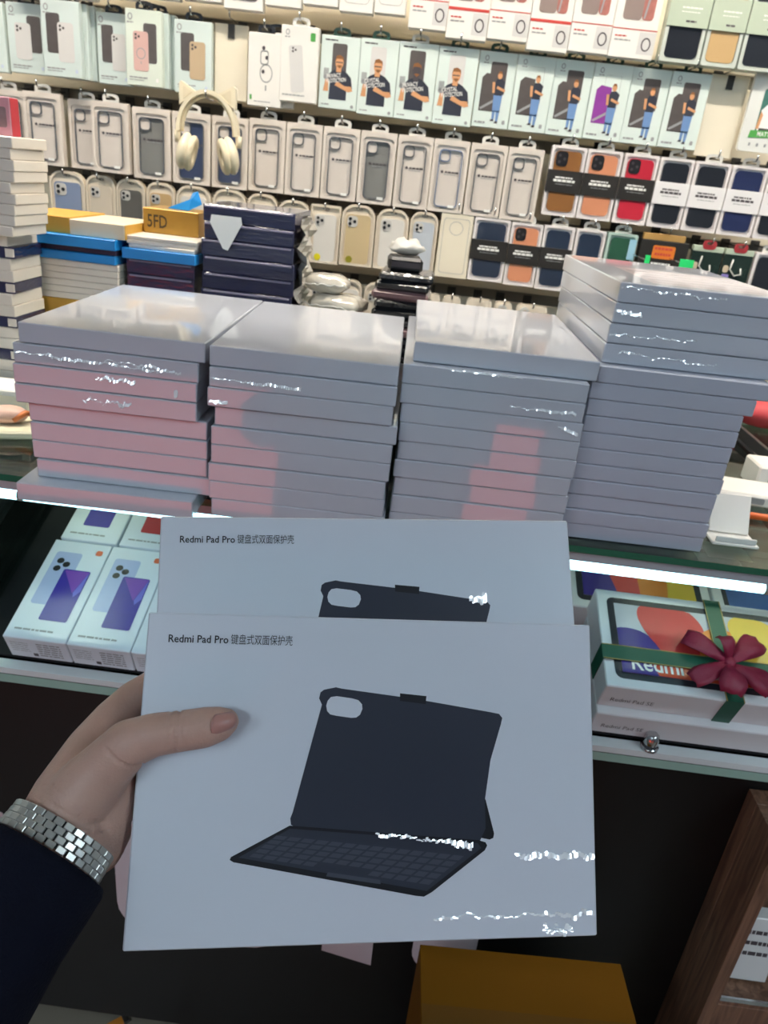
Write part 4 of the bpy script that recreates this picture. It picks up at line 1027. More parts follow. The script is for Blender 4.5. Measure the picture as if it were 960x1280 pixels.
    V = [(-.2215+.006*math.sin(i*1.9+j)+.004*math.sin(j*2.7+i*.7)+.012*rr.random()*(j == 0), 1.268+.125*j/NY, ZG+.012+(z-ZG-.02)*i/NZ) for i in range(NZ+1) for j in range(NY+1)]
    V += [(x+.001, y, q) for x, y, q in V]; F = []; m_ = (NZ+1)*(NY+1)
    for i in range(NZ):
        for jj in range(NY):
            a_ = i*(NY+1)+jj; F.append((a_, a_+1, a_+NY+2, a_+NY+1)); F.append((m_+a_, m_+a_+NY+1, m_+a_+NY+2, m_+a_+1))
    fl.add(V, F, FL); tag(fl.obj('loose_film'), 'loose crinkled plastic film hanging down the side of the tall navy pile', 'plastic film')
    pc = MB(); pc.add([(-.024, 0, .03), (.024, 0, .030), (.026, -.001, .020), (.004, -.003, -.022), (-.004, -.003, -.02), (-.026, -.001, .018)], [(0, 5, 4, 3, 2, 1)], WHITEP)
    pc.add([(-.024, .0006, .03), (.024, .0006, .030), (.026, .0, .020), (.004, -.002, -.022), (-.004, -.002, -.02), (-.026, .0, .018)], [(0, 1, 2, 3, 4, 5)], WHITEP)
    tag(pc.obj('paper_corner', None, (-.338, 1.2575, z-.045)), 'white folded paper corner hanging on the tall navy pile', 'paper')
    # wrapped cable packs beside it
    BAG = mat('crinkled_clear_bag', 'cfc8ba', rough=.12, coat=1.0, coat_ior=1.7, bump=.9, bscale=55, vary=.22, vscale=35)
    spots = [(-.163, 1.30, 0, .062, .048, .056), (-.160, 1.32, .056, .062, .045, .052), (-.164, 1.31, .108, .060, .045, .046), (-.158, 1.325, .154, .058, .042, .036), (-.178, 1.33, .190, .044, .036, .030)]
    for k, (x, y, zz, sx, sy, h) in enumerate(spots):
        rr = random.Random(k+40)
        t = thing('wrapped_pack', 'crinkled clear plastic pack, %s up in the heap beside the black packs' % ('first', 'second', 'third', 'fourth', 'fifth')[k], 'bag', (x, y, ZG+zz), (0, 0, rr.uniform(-.3, .3)), 'clear packs in a heap')
        mb = MB(); mb.ellipsoid((0, 0, h/2), (sx, sy, h/2), BAG, 26, 12)
        for i, v in enumerate(mb.v):
            f = 1+.05*math.sin(v.x*260+k)+.05*math.sin(v.y*310+2*k)+rr.uniform(-.03, .03)
            # pillow: square the outline off
            qx = v.x/sx; qy = v.y/sy; mx_ = max(abs(qx), abs(qy), 1e-6); rad = math.hypot(qx, qy); g_ = (rad/mx_)**.6
            mb.v[i] = Vector((v.x*f*g_*.84, v.y*f*g_*.84, min(h-.0003, max(.0003, h/2+(v.z-h/2)*(1.25 if mx_ < .8 else 1)*f))))
        mb.obj('film', t)
        e = MB(); pts = [(-sx*.9+1.8*sx*i/14, -sy*.86+rr.uniform(-.002, .002), h/2+rr.uniform(-.003, .003)) for i in range(15)]
        e.tube(pts, .0012, TABC, 5).obj('seal_edge', t)
    # black packs
    z = ZG
    PKB = mat('dusty_pink_pack', '7c5c5e', rough=.3, coat=.8, vary=.2); BLK = mat('black_glossy_pack', '1c1d22', rough=.15, coat=1.0, bump=.6, bscale=50, vary=.2)
    cols = [BLK]*9+[PKB, BLK, BLK, BLK, PKB, BLK, BLK]
    for k, m in enumerate(cols):
        w = .055-.0012*max(0, k-8)
        simple_box('glossy_pack', '%s glossy pack, %s up from the glass in the pile of black packs' % ('dusty pink' if m is PKB else 'black', NTH[k]), 'pack', -.045-w+R.uniform(-.005, .005), -.045+w+R.uniform(-.005, .005), 1.285, 1.38, z, z+.0150, m, math.radians(R.uniform(-5, 5)), 'pink packs in the black pile' if m is PKB else 'black packs beside the clear bags', bev=.004); z += .0150
    t = simple_box('charger_box', 'small black charger box on the pile of black packs', 'box', -.078, -.020, 1.30, 1.36, z, z+.024, BLACKP, .1, bev=.005); z += .024
    MB().box(-.024, .024, -.031, -.0295, .008, .016, SHADE).obj('label', t)
    GREYW = mat('crumpled_grey_white', 'c9c5be', rough=.4)
    t = thing('crumpled_wrapper', 'white crumpled wrapper on top of the black packs', 'wrapper', (-.048, 1.33, z))
    mb = MB(); mb.ellipsoid((0, 0, .013), (.030, .02, .0125), GREYW, 16, 10); rr = random.Random(5)
    for i, v in enumerate(mb.v): mb.v[i] = Vector((v.x*(1+rr.uniform(-.15, .15)), v.y*(1+rr.uniform(-.15, .15)), max(.0005, v.z*(1+rr.uniform(-.25, .25)))))
    mb.obj('paper', t)
    gn = mat('neon_green_tag', '2fe07a', rough=.4)
    for x, w, lab in ((.514, .012, 'narrow neon green tag in front of the black and orange box'), (.609, .034, 'wide neon green tag in front of the black and orange box')):
        t = thing('price_tag', lab, 'tag', (x, 1.95, Zo(1.247)))
        MB().box(-w/2, w/2, -.001, .001, .0, .024, gn, .0004).obj('card', t)
        MB().tube([(0, .0012, .012), (0, .2605, .012)], .0015, METAL, 6).obj('holder', t)
build_back_stacks()

# ------------------------------------------------------------------ boxed phones and tablets under the glass
SL = math.radians(21.5)
def on_deck(s, n=0.0): return (0.853+s*math.cos(SL)-n*math.sin(SL), Zo(.706)+s*math.sin(SL)+n*math.cos(SL))
def build_showcase():
    WB = mat('phone_box_white', 'e4ebf2', rough=.35, coat=.4, vary=.02); LB = mat('print_lilac_phone', 'b3c0e2', rough=.3, coat=.4, vary=.06)
    IND = mat('print_indigo', '3a2f9a', rough=.3, coat=.4, vary=.15, vscale=30); VIO = mat('print_violet', '7a45b0', rough=.3, coat=.4, vary=.1); LV = mat('print_light_violet', '6f6fd0', rough=.3, coat=.4)
    ORA = mat('print_orange', 'e8734a', rough=.4, vary=0)
    def phone_box(x0, s, label, kind, group=None, w=.0895, d=.183, h=.048):
        y, z = on_deck(s)
        t = thing('phone_box', label, 'box', (x0+w/2, y, z), (SL, 0, 0), group)
        MB().box(-w/2, w/2, 0, d, 0, h, WB, .0012).obj('carton', t)
        p = MB(); lay = h+.0004
        if kind == 'phones':
            p.flat(rrect(-.012, d*.60, .040, .100, .005, 4), lay, LB, 'z')
            for dx, dy in ((-.020, .142), (-.020, .127), (-.009, .136)): p.flat(ell(dx, dy, .0055, .0055, 12), lay+.0003, INK, 'z')
            p.flat(rrect(.012, d*.44, .041, .094, .003, 3), lay+.0003, IND, 'z')
            p.flat([(-.006, .125), (.031, .126), (.020, .085)], lay+.0006, VIO, 'z')
            p.flat([(.031, .125), (.0315, .09), (.024, .078), (.021, .086)], lay+.0006, LV, 'z')
            p.obj('printed_phones', t)
            q = MB(); q.flat(rrect(.031, d*.90, .010, .010, .003, 3), lay, ORA, 'z'); dashes_top(q, -.034, .014, .055, .003, GREYI, lay); q.obj('lettering', t)
        elif kind:
            p.flat(rrect(.0, d*.36, .042, .07, .003, 3), lay, kind, 'z'); p.flat(rrect(.0, d*.75, .042, .05, .003, 3), lay, LB, 'z'); p.obj('printed_phones', t)
            q = MB(); dashes_top(q, -.034, .012, .055, .003, GREYI, lay); q.obj('lettering', t)
        e = MB()
        for k in range(6): dashes(e, .000, .036-.0055*k, .034, .0026, GREYI, .0004, 10+k)
        for k in range(5): dashes(e, -.038, .036-.005*k, .026, .0012, GREYI, .0004, 20+k)
        e.flat(rrect(-.006, .010, .007, .007, .0005, 2), .0004, SHADE)
        e.obj('printed_label', t)
    def dashes_top(mb, x, y, w, h, m, lay):
        u = x; R = random.Random(2)
        while u < x+w:
            k = min(R.uniform(.004, .011), x+w-u); mb.flat([(u, y), (u+k, y), (u+k, y+h), (u, y+h)], lay, m, 'z'); u += k+.0014
    phone_box(-.532, 0, 'white phone box with an orange mark beside the felt deck edge', 'phones')
    phone_box(-.441, 0, 'white phone box with an indigo phone next to the hand-held boxes', 'phones')
    phone_box(-.350, 0, 'plain white phone box half hidden behind the held boxes', None)
    phone_box(-.527, .187, 'white phone box with a big indigo phone, at the back of the deck', IND)
    phone_box(-.434, .187, 'white phone box with a red phone, at the back of the deck', mat('print_red_phone', 'c8323c', rough=.3, coat=.4))
    # tablets
    TW, TD = .272, .165
    WT = mat('tablet_box_white', 'e3e4e6', rough=.4, coat=.3, vary=.02)
    A = dict(bg=mat('wall_grey', 'c3c4ce', rough=.25, coat=.8), red=mat('wall_red', 'cf3f41', rough=.25, coat=.8, vary=.1), pur=mat('wall_purple', '40318c', rough=.25, coat=.8),
             ora=mat('wall_orange', 'e2893a', rough=.25, coat=.8, vary=.1), yel=mat('wall_yellow', 'e6c34a', rough=.25, coat=.8, vary=.1), bez=mat('bezel', '30323a', rough=.25, coat=.8),
             oran=mat('wall_vermilion', 'd9573a', rough=.25, coat=.8, vary=.1), pale=mat('wall_pale', 'ece6b0', rough=.25, coat=.8))
    def tablet(x0, s, n, h, label, art, side_text, w=TW):
        y, z = on_deck(s, n)
        t = thing('tablet_box', label, 'box', (x0+w/2, y, z), (SL, 0, 0))
        MB().box(-w/2, w/2, 0, TD, .0003, h-.0003, WT, .0015).obj('carton', t)
        if side_text:
            q = MB(); put_text(q, 'Redmi Pad SE', -w/2+.014, .016, .0085, GREYI if False else SHADE, .0005, width=.058); q.obj('lettering', t)
        if art:
            p = MB(); l = h
            X0, X1, Y0, Y1 = -w/2+.014, w/2-.014, .014, TD-.014
            p.flat(rrect((X0+X1)/2, (Y0+Y1)/2, X1-X0, Y1-Y0, .010, 4), l+.0002, A['bez'], 'z')
            a0, a1, b0, b1 = X0+.010, X1-.010, Y0+.010, Y1-.010
            clip = lambda P: [(min(max(x, a0), a1), min(max(y_, b0), b1)) for x, y_ in P]
            p.flat([(a0, b0), (a1, b0), (a1, b1), (a0, b1)], l+.0004, A['bg'], 'z')
            u = lambda f: a0+(a1-a0)*f
            v = lambda f: b0+(b1-b0)*f
            def chk(P):
                for _ in range(2): P = [q for a, b in zip(P, P[1:]+P[:1]) for q in ((a[0]*.75+b[0]*.25, a[1]*.75+b[1]*.25), (a[0]*.25+b[0]*.75, a[1]*.25+b[1]*.75))]
                return P
            p.flat(clip(chk([(u(-.1), v(-.1)), (u(.40), v(-.1)), (u(.31), v(.30)), (u(.22), v(.54)), (u(.1), v(.66)), (u(-.1), v(.6))])), l+.0006, A['pur'], 'z')
            p.flat(clip(chk([(u(.34), v(-.2)), (u(.72), v(-.2)), (u(.62), v(.30)), (u(.57), v(.6)), (u(.54), v(.9)), (u(.40), v(1.12)), (u(.20), v(1.1)), (u(.13), v(.9)), (u(.17), v(.62)), (u(.27), v(.35))])), l+.0008, A['red'], 'z')
            p.flat(clip(chk([(u(.52), v(-.2)), (u(.95), v(-.2)), (u(.86), v(.3)), (u(.80), v(.6)), (u(.74), v(.78)), (u(.60), v(.80)), (u(.50), v(.62)), (u(.50), v(.3))])), l+.0010, A['ora'], 'z')
            p.flat(clip(chk([(u(.72), v(-.2)), (u(1), v(-.2)), (u(1.1), v(.7)), (u(.98), v(1.0)), (u(.78), v(1.04)), (u(.70), v(.85)), (u(.78), v(.5))])), l+.0012, A['yel'], 'z')
            if side_text: p.flat(clip([(u(0), v(0)), (u(1), v(0)), (u(1), v(.24)), (u(.5), v(.26)), (u(.12), v(.26)), (u(0), v(.22))]), l+.0014, A['oran'], 'z')
            if side_text: p.flat(clip([(u(0), v(0)), (u(.22), v(0)), (u(.16), v(.26)), (u(0), v(.22))]), l+.0016, A['pur'], 'z')
            p.obj('printed_screen', t)
            if not side_text: return t
            q = MB(); put_text(q, 'Redmi Pad', u(.06), v(.05), .024, WHITEP, l+.0019, 'z', width=.118, bold=True); q.obj('screen_lettering', t)
        return t
    tablet(.296, 0, 0, .050, 'white tablet box lying under the gift-tied tablet box', False, True)
    top = tablet(.296, .012, .050, .051, 'tablet box with a colourful screen tied with a green ribbon and a red bow', True, True)
    tablet(.270, .180, 0, .050, 'tablet box with a red and yellow screen behind the gift-tied one', True, False, w=.225)
    t = tablet(.50, .180, 0, .050, 'tablet box with a blue screen behind the red bow', False, False, w=.25)
    p = MB(); p.flat(rrect(0, TD/2, .22, TD-.03, .008, 4), .0502, A['bez'], 'z'); p.flat(rrect(0, TD/2, .205, TD-.045, .004, 4), .0504, mat('wall_blue', '4a6cae', rough=.25, coat=.8, vary=.3, vscale=20), 'z'); p.obj('printed_screen', t)
    # ribbon and bow (part of the gift-tied box)
    GRN = mat('green_ribbon', '1f5a45', rough=.45, vary=.08, vscale=60); GLD = mat('gold_thread', 'a98f4a', rough=.4); BOW = mat('wine_ribbon', '8c1f3d', rough=.5, vary=.12, vscale=40, bump=.2, bscale=300)
    h = .051; rb = MB(); ys, yw = .053, .012; xv, xw = .033, .012
    def strip(x0, x1, y0, y1, z0, z1, m): rb.box(x0, x1, y0, y1, z0, z1, m)
    strip(-TW/2-.001, TW/2+.001, ys-yw, ys+yw, h+.0024, h+.0036, GRN)
    strip(-TW/2-.0018, -TW/2-.0004, ys-yw, ys+yw, .0, h+.0036, GRN); strip(TW/2+.0004, TW/2+.0018, ys-yw, ys+yw, .0, h+.0036, GRN)
    for yy in (ys-yw, ys+yw-.0012): strip(-TW/2-.001, TW/2+.001, yy, yy+.0012, h+.0034, h+.0040, GLD)
    rb.obj('green_ribbon', top)
    rb = MB(); strip(xv-xw, xv+xw, -.001, TD+.001, h+.0018, h+.0030, GRN); strip(xv-xw, xv+xw, -.0018, -.0004, .0, h+.0030, GRN)
    for xx in (xv-xw, xv+xw-.0012): strip(xx, xx+.0012, -.0022, TD, h+.0028, h+.0034, GLD)
    rb.obj('green_ribbon', top)
    bow = MB().ellipsoid((xv, ys, h+.012), (.008, .008, .007), BOW, 12, 8).obj('bow_knot', top)
    def petal(ang, L, wd, lift, m=BOW, tip=.6):
        mb = MB(); n = 8; ca, sa = math.cos(ang), math.sin(ang); V = []
        for i in range(n+1):
            f = i/n; r = .004+L*f; w_ = wd*(.18+.82*math.sin(min(1, f*1.25)*math.pi/2))*(1 if f < .8 else 1-(f-.8)*(1-tip)*3)
            zz = h+.012+lift*math.sin(f*math.pi*.85)
            for q in (-1, -.5, 0, .5, 1):
                b = q*w_; V.append((xv+ca*r-sa*b, ys+sa*r+ca*b, max(h+.0045, zz-.006*q*q*f+.003*math.sin(q*4+f*5))))
        F = []
        for i in range(n):
            for q in range(4): a_ = i*5+q; F.append((a_, a_+5, a_+6, a_+1))
        mb.add(V, F, m, smooth=True)
        o = mb.obj('bow_loop', bow); md = o.modifiers.new('thickness', 'SOLIDIFY'); md.thickness = .0012; return o
    for ang, L, wd, lift in ((148, .062, .018, .010), (98, .034, .012, .020), (40, .058, .018, .012), (212, .064, .015, .008), (258, .050, .018, .016), (318, .056, .018, .012)):
        petal(math.radians(ang), L, wd, lift)
build_showcase()

# ------------------------------------------------------------------ things on the glass at the far right and far left
def build_glass_items():
    WHT = mat('white_gadget', 'e6e4de', rough=.35, vary=.03)
    CAB = mat('orange_cable', 'cf5a1e', rough=.4)
    path = [(.33+.40*i/24, .990+.004*math.sin(i*.35), ZG+.0052) for i in range(25)]
    tag(MB().tube(path, .005, CAB, 10).obj('orange_cable'), 'orange cable lying on the glass beside the tallest stack', 'cable')
    t = thing('phone_stand', 'white folding phone stand on the glass at the foot of the tallest stack', 'stand', (.428, .905, ZG))
    MB().box(-.030, .030, -.02, .03, 0, .004, WHT, .001).obj('base', t)
    MB().box(-.026, .026, -.002, .002, 0, .052, WHT, .001).obj('back_rest', t, (0, .012, .005), (math.radians(-28), 0, 0))
    MB().box(-.026, .026, -.018, -.015, .0038, .012, WHT, .001).obj('lip', t)
    for k, (x, y, w, d, h, lab) in enumerate(((.545, .90, .07, .05, .022, 'small white charger box on the glass before the orange cable'), (.50, 1.075, .10, .07, .018, 'flat white box on the glass behind the orange cable'),
            (.57, 1.14, .07, .06, .040, 'white adapter with a grey face on the glass'), (.47, 1.19, .06, .05, .03, 'white adapter box beside the tallest stack'), (.68, 1.06, .09, .08, .03, 'white cable box beyond the orange cable'))):
        t = thing('charger_box', lab, 'box', (x, y, ZG), (0, 0, .1*k-.2))
        MB().box(-w/2, w/2, -d/2, d/2, 0, h, WHT, .003).obj('carton', t)
        MB().prism(rrect(0, h*.5, w*.5, h*.5, .002), -d/2-.0006, -d/2+.0003, GREYI).obj('label', t)
    t = thing('counter_divider', 'black metal strip standing on the glass beside the white adapters', 'strip', (.615, 1.30, ZG))
    MB().box(-.004, .004, -.28, .28, 0, .022, BLACKP, .001).obj('bar', t); MB().box(-.010, .010, -.28, .28, 0, .003, BLACKP, .001).obj('foot', t)
    t = thing('red_pouch', 'soft red pouch lying beyond the black strip', 'pouch', (.70, 1.50, ZG))
    mb = MB(); mb.ellipsoid((0, 0, .030), (.075, .05, .030), mat('red_fabric', 'b5383f', rough=.6, vary=.1), 20, 12); mb.obj('body', t)
    MB().tube([(-.055, -.030, .038), (0, -.046, .040), (.055, -.030, .038)], .002, SHADE, 6).obj('zip', t)
    t = thing('grey_case', 'dark grey hard case beside the red pouch', 'case', (.86, 1.42, ZG))
    MB().box(-.09, .09, -.07, .07, 0, .035, mat('dark_grey_case', '4d4a4c', rough=.4), .006).obj('lower_shell', t); MB().box(-.09, .09, -.07, .07, .036, .07, mat('dark_grey_case', '4d4a4c'), .006).obj('upper_shell', t)
    # left end
    t = thing('accessory_bag', 'clear bag with a pink and orange gadget on the glass by the first stack', 'bag', (-.585, .985, ZG), (0, 0, .3))
    MB().box(-.05, .05, -.05, .05, 0, .012, mat('cream_tray', 'e2dcc0', rough=.4), .003).obj('tray', t)
    MB().ellipsoid((.01, -.01, .024), (.028, .018, .013), mat('pinkish_gadget', 'd9b3a2', rough=.4)).obj('gadget', t)
    MB().tube([(.02, -.025, .02), (.036, -.02, .03), (.04, 0, .022)], .004, mat('orange_plug', 'd07a44', rough=.4), 8).obj('plug', t)
    t = thing('cream_box', 'low cream box on the glass beyond the clear bag', 'box', (-.66, 1.095, ZG))
    MB().box(-.07, .07, -.03, .03, 0, .03, CARDC, .002).obj('carton', t); MB().box(-.071, .071, -.031, .031, .020, .0305, CARD, .002).obj('lid', t)
build_glass_items()

# ------------------------------------------------------------------ wooden shelf unit, yellow carton
def wood_mat():
    if 'oak' in MATS: return MATS['oak']
    m = mat('oak', '6e4f3c', rough=.5, vary=0); nt = m.node_tree; b = nt.nodes['Principled BSDF']
    tc = nt.nodes.new('ShaderNodeTexCoord'); mp = nt.nodes.new('ShaderNodeMapping'); mp.inputs['Scale'].default_value = (22, 22, 1.6)
    n = nt.nodes.new('ShaderNodeTexNoise'); n.inputs['Scale'].default_value = 4; n.inputs['Detail'].default_value = 6; n.inputs['Distortion'].default_value = 1.2
    r = nt.nodes.new('ShaderNodeValToRGB'); r.color_ramp.elements[0].position = .35; r.color_ramp.elements[1].position = .68
    r.color_ramp.elements[0].color = lin('5c3f2f'); r.color_ramp.elements[1].color = lin('8a6650')
    nt.links.new(tc.outputs['Object'], mp.inputs[0]); nt.links.new(mp.outputs[0], n.inputs['Vector']); nt.links.new(n.outputs['Fac'], r.inputs[0]); nt.links.new(r.outputs[0], b.inputs['Base Color'])
    bp = nt.nodes.new('ShaderNodeBump'); bp.inputs['Strength'].default_value = .15; nt.links.new(n.outputs['Fac'], bp.inputs['Height']); nt.links.new(bp.outputs[0], b.inputs['Normal'])
    return m
def build_unit():
    W = wood_mat()
    u = thing('shelf_unit', 'brown wooden shelf unit standing against the black counter front', 'shelf', (.535, .745, 0))
    H = Zo(.652)
    for y0, y1 in ((.0, .066), (.0668, .0955)): MB().box(0, .018, y0, y1, 0, H, W, .0006).obj('side_plank', u)
    MB().box(.018, .75, .085, .0955, 0, H, W).obj('back_board', u)
    zs = Zo(.335)
    for k in range(4): MB().box(.0182+.16*k, .1772+.16*k, .001, .016, .01, zs-.012, W, .0006).obj('front_plank', u)
    MB().box(.018, .75, .002, .084, zs-.012, zs, W).obj('shelf_board', u)
    MB().box(.018, .75, .0, .003, zs-.002, zs+.006, METAL).obj('shelf_rail', u)
    MB().box(.018, .75, .002, .084, H-.018, H, W).obj('top_board', u)
    WB = mat('phone_box_white2', 'dfe4e2', rough=.4)
    for k, lab in enumerate(('white printed box on the wooden shelf beside the side plank', 'white printed box further along the wooden shelf')):
        t = thing('small_box', lab, 'box', (.595+.10*k, .790, zs), (math.radians(-6), 0, 0))
        t.location.z = zs+.003
        MB().box(-.036, .036, -.012, .012, 0, .12, WB, .0015).obj('carton', t)
        q = MB()
        for i in range(3): dashes(q, -.026, .09-.02*i, .05, .007, SHADE, .0005, 30+i)
        q.obj('lettering', t, (0, -.012, 0))
    Y = mat('yellow_carton', '6b4300', rough=.7, spec=.15, vary=.08)  # yellow darkened in the base colour to stand for shade near the floor
    t = thing('yellow_carton', 'large yellow carton standing on the floor before the counter', 'carton', (.245, .615, 0), (0, 0, math.radians(2.5)))
    H = Zo(.415)
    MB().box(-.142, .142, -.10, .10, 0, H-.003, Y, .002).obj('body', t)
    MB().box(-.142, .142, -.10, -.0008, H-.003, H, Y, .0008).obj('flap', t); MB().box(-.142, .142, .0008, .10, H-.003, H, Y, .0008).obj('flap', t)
    MB().box(-.141, .141, -.018, .018, H, H+.0004, mat('brown_tape', '5f3c04', rough=.4, spec=.2)).obj('tape', t)
    t = thing('orange_strap', 'short orange strap lying on the floor at the foot of the counter', 'strap', (-.425, .845, 0), (0, 0, .7))
    MB().box(-.03, .03, -.008, .008, .0003, .004, mat('orange_strap', 'c07a2a', rough=.5), .001).obj('band', t); MB().box(.022, .032, -.010, .010, .0003, .007, DARKM, .001).obj('buckle', t)
build_unit()

# ------------------------------------------------------------------ the hand
def build_person():
    HR = Matrix.Translation(HELDC) @ HM
    mm = lambda p: Vector(p)/1000
    SK = mat('skin', 'bd9a8c', rough=.45, spec=.35, vary=.15, vscale=55, bump=.22, bscale=480, sss=.12)
    mb = MB()
    def chain(pts, step=2.5):
        pts = [(a[0], a[1], a[2]-2.5, a[3]) if a[2] < -54 else a for a in pts]
        for (a, b) in zip(pts[:-1], pts[1:]):
            pa, pb = Vector(a[:3]), Vector(b[:3]); n = max(1, int((pb-pa).length/step))
            for i in range(n+1):
                f = i/n; p = pa.lerp(pb, f); r = (a[3]*(1-f)+b[3]*f)
                mb.ellipsoid(p/1000, (r/1000,)*3, SK, 16, 10)
    # thumb
    chain([(-98.5, 34.5, 10, 8.8), (-103, 33, 11.5, 11.2), (-112, 31, 12.8, 12.9), (-125, 29, 13.2, 13.0), (-142, 26.5, 13.2, 13.6), (-157, 20.5, 10.5, 15.5), (-172, 4, 2, 18), (-186, -14, -2, 22)])
    # thenar, palm and heel
    chain([(-170, -4, -12, 16.5), (-173, -22, -14, 19.5), (-178, -42, -16, 21), (-192, -44, -4, 26)])
    chain([(-182, -6, -34, 18), (-182, -32, -38, 19), (-190, -46, -12, 24)])
    chain([(-174, -44, -44, 15), (-178, -50, -28, 17)])
    # wrist to index knuckle
    chain([(-199, -36, -2, 26), (-194, -14, -12, 23), (-187, 10, -28, 18), (-177, 30, -40, 14), (-166, 44, -49, 12.2), (-150, 56, -58, 10.8), (-127, 62, -59, 9.6), (-106, 63, -57, 8.2)])
    # other knuckles and fingers, closed on the back of the boxes
    chain([(-188, -10, -34, 17), (-181, 12, -55, 13.5), (-163, 26, -61, 11), (-146, 31, -61, 10.6), (-118, 33, -58.5, 9.4), (-95, 33, -57.5, 8.2)])
    chain([(-188, -22, -36, 17), (-181, -8, -57, 13), (-163, 4, -61, 10.8), (-147, 8, -60, 10.2), (-121, 10, -58.5, 9.2), (-99, 10, -57.5, 8.0)])
    chain([(-187, -34, -34, 16), (-180, -27, -54, 12), (-164, -17, -59, 9.6), (-150, -14, -59, 9.2), (-130, -13, -57.5, 8.4), (-113, -13, -56.5, 7.4)])
    # forearm: an oval section
    W = Vector((-198, -42, 4)); ax = Vector((23, 40, -23)).normalized()
    mj = Vector((.79, -.61, 0)); mj = (mj-ax*mj.dot(ax)).normalized(); mn = ax.cross(mj).normalized()
    if mn.z < 0: mn = -mn
    def oval(c, a, b, n=40, ph=0): return [(c+mj*(a*math.cos(2*math.pi*i/n+ph))+mn*(b*math.sin(2*math.pi*i/n+ph)))/1000 for i in range(n)]
    rings = [(-12+0, 31, 23), (6, 31.5, 23), (0, 31.5, 23)]
    rings = [(20, 27, 21), (8, 31, 22.5), (0, 32, 23), (-20, 33, 25), (-60, 36, 30), (-120, 41, 37), (-200, 43, 41), (-300, 46, 44)]
    V = []; F = []; n = 40
    for d, a, b in rings: V += oval(W+ax*d, a, b, n)
    for i in range(len(rings)-1):
        for k in range(n):
            k2 = (k+1) % n; F.append((i*n+k, i*n+k2, (i+1)*n+k2, (i+1)*n+k))
    F.append(tuple(range(n-1, -1, -1))); F.append(tuple((len(rings)-1)*n+k for k in range(n)))
    mb.add(V, F, SK)
    tmp = mb.obj('tmp'); md = tmp.modifiers.new('r', 'REMESH'); md.mode = 'VOXEL'; md.voxel_size = .00125; md.use_smooth_shade = True
    ms = tmp.modifiers.new('s', 'SMOOTH'); ms.factor = .6; ms.iterations = 14
    dg = bpy.context.evaluated_depsgraph_get(); dg.update()
    me = bpy.data.meshes.new_from_object(tmp.evaluated_get(dg)); bpy.data.objects.remove(tmp)
    # skin creases: shallow grooves across the thumb joint and the wrist
    grooves = []
    for (x, y0, y1, dep, bow) in ((-132, 20, 40, .62, 1.2), (-127, 18, 41, .78, 0), (-122, 22, 40, .55, -1.0)):
        grooves.append([Vector((x+bow*math.sin((i/10)*math.pi), y0+(y1-y0)*i/10)) for i in range(11)]+[dep])
    for pts, dep in (([(-168, 19), (-160, 12), (-153, 8), (-146, 9)], 1.1), ([(-199, -4), (-188, -10), (-178, -22), (-170, -24)], .45), ([(-196, -14), (-186, -19), (-176, -26), (-166, -27)], .6),
                     ([(-196, -22), (-186, -26), (-176, -30), (-164, -31)], .6), ([(-206, -12), (-196, -24), (-188, -34), (-180, -48)], .5)):
        L = []
        for a, b in zip(pts[:-1], pts[1:]):
            for i in range(5): L.append(Vector(a).lerp(Vector(b), i/5))
        grooves.append(L+[dep])
    for v in me.vertices:
        p = v.co*1000
        if p.z < -12: continue
        q = Vector((p.x, p.y)); d = 0
        for g in grooves:
            dd = min((q-w).length for w in g[:-1]) if abs(q.x-g[5].x) < 30 and abs(q.y-g[5].y) < 30 else 99
            if dd < 4: d = max(d, 1.9*g[-1]*math.exp(-(dd/1.0)**2))
        if d > 0: v.co -= v.normal*(d/1000)
    me.materials.clear(); me.materials.append(SK)
    for p in me.polygons: p.use_smooth = True
    hand = link('person', me); hand.matrix_world = HR
    tag(hand, 'left hand and wrist in a navy sleeve, thumb across the held boxes', 'person')
    # thumb nail
    NL = mat('nail', 'b08078', rough=.35, coat=.15, vary=.08, vscale=200)
    nb = MB(); V = []; F = []; nx, ny = 8, 8
    for i in range(nx+1):
        for k in range(ny+1):
            u = i/nx; t = -1+2*k/ny
            a = .85*t; rr = 13.0-2.6*u*u
            cx = -106.5+15.5*u*(1-.22*t*t)+1.8*t*t*(1-u); cy = 32+2.8*u+math.sin(a)*rr*.66+1.2; cz = 12.4-1.2*u+math.cos(a)*rr*1.0-.35-2.4*u*u*u
            V.append((cx/1000, cy/1000, cz/1000))
    for i in range(nx):
        for k in range(ny): a = i*(ny+1)+k; F.append((a, a+ny+1, a+ny+2, a+1))
    nb.add(V, F, NL, smooth=True)
    o = nb.obj('thumbnail', hand); md = o.modifiers.new('t', 'SOLIDIFY'); md.thickness = .0007; md.offset = 0
    # sleeve
    SV = mat('navy_knit', '080c1c', rough=.95, spec=.2, vary=.2, vscale=60, bump=.3, bscale=500)
    sl = MB(); V = []; F = []; n = 48
    R = random.Random(2)
    prof = [(-9, 36.5, 28), (-4.6, 38.0, 30), (-5, 40.5, 32), (-9, 42, 33.5), (-24, 42.5, 35), (-45, 43, 37), (-75, 44, 40), (-110, 46, 43), (-160, 50, 47), (-230, 56, 53), (-330, 60, 57)]
    for i, (d, a, b) in enumerate(prof):
        c = W+ax*d
        for k in range(n):
            t = 2*math.pi*k/n; f = 1+(.018*math.sin(3*t+d*.05)+.012*math.sin(7*t-d*.09))*min(1, max(0, i-2)/3)
            V.append((c+mj*(a*f*math.cos(t))+mn*(b*f*math.sin(t)))/1000)
    for i in range(len(prof)-1):
        for k in range(n):
            k2 = (k+1) % n; F.append((i*n+k, (i+1)*n+k, (i+1)*n+k2, i*n+k2))
    sl.add(V, F, SV, smooth=True); sl.obj('sleeve', hand)
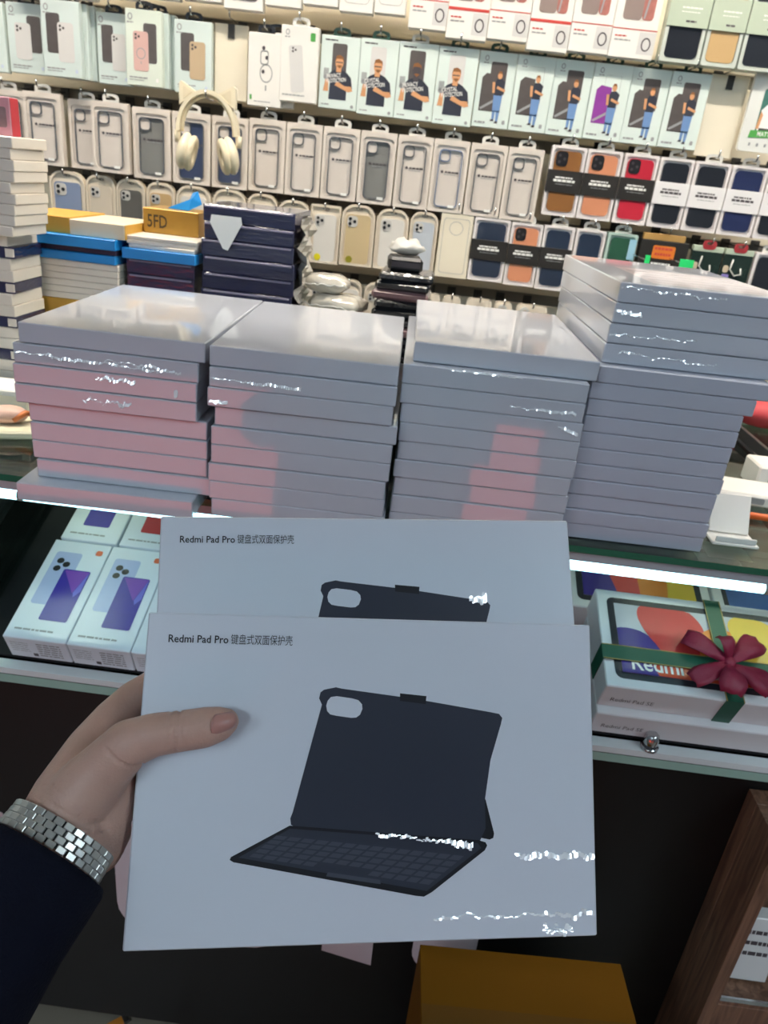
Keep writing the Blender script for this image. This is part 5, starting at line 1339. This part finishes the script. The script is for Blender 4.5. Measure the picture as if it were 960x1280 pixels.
    # bracelet: rows of staggered links
    BR = mat('bracelet_steel', 'cfcfc9', rough=.34, metal=.75, vary=.06)
    br = thing('bracelet', 'silver link bracelet around the wrist above the navy cuff', 'bracelet'); br.matrix_world = HR
    LN = 31
    lk = MB().box(-.00285, .00285, -.00198, .00198, -.0011, .0011, BR, .0004).mesh('link')
    bd = MB(); nb_ = 48; V = []
    for d in (-4.0, 10.6):
        a_, b_ = 34.4-.02*d, 25.4-.03*d
        for rr_ in (0, -.9): V += [(W+ax*(d+2)+mj*((a_+rr_-.9)*math.cos(2*math.pi*k/nb_))+mn*((b_+rr_-.9)*math.sin(2*math.pi*k/nb_)))/1000 for k in range(nb_)]
    F = []
    for k in range(nb_):
        k2 = (k+1) % nb_
        F += [(k, k2, 2*nb_+k2, 2*nb_+k), (nb_+k2, nb_+k, 3*nb_+k, 3*nb_+k2), (k2, k, nb_+k, nb_+k2), (2*nb_+k, 2*nb_+k2, 3*nb_+k2, 3*nb_+k)]
    bd.add(V, F, mat('bracelet_dark', '2a2a2c', rough=.5, metal=.4)); bd.obj('band', br)
    for row in range(4):
        for k in range(LN):
            t = 2*math.pi*(k+.5*(row % 2))/LN; d = -3.6+row*4.15
            a, b = 34.6-.25*row, 25.6-.4*row
            c = W+ax*(d+2)+mj*(a*math.cos(t))+mn*(b*math.sin(t))
            tang = (-mj*(a*math.sin(t))+mn*(b*math.cos(t))).normalized(); nor = (mj*(b*math.cos(t))+mn*(a*math.sin(t))).normalized()
            M3 = Matrix((tang, ax, nor)).transposed()
            o = link('link', lk, br); o.matrix_local = Matrix.Translation(c/1000) @ M3.to_4x4()
build_person()

# ------------------------------------------------------------------ the shop behind the photographer: opposite counter, and two glowing red panels added for pink reflections
def build_opposite():
    RED = mat('added_red_glow', 'd86a5a', emit='f0604e', estr=RED_GLOW, rough=.3, vary=0)
    FRM = mat('red_panel_frame', '4a4a4c', rough=.4, metal=.5)
    for x0, x1, h, lab in ((-1.75, -.46, .64, 'long glowing red panel added before the opposite counter for pink reflections'), (.36, .68, .58, 'short glowing red panel added before the opposite counter for pink reflections')):
        t = thing('added_red_panel', lab, 'sign', ((x0+x1)/2, -1.5, 0)); w = x1-x0
        MB().box(-w/2, w/2, -.06, 0, 0, h, FRM, .003).obj('housing', t)
        MB().box(-w/2+.015, w/2-.015, 0, .006, .04, h-.015, RED).obj('lit_face', t)
    c = thing('opposite_counter', 'grey counter standing behind the photographer with added red panels before it', 'counter', (0, -1.95, 0))
    MB().box(-2.2, 2.2, -.36, .37, 0, .92, mat('opposite_grey', '77777a', rough=.5)).obj('body', c); MB().box(-2.25, 2.25, -.39, .39, .92, .95, mat('opposite_top', 'b9b8b4', rough=.3)).obj('worktop', c)
build_opposite()
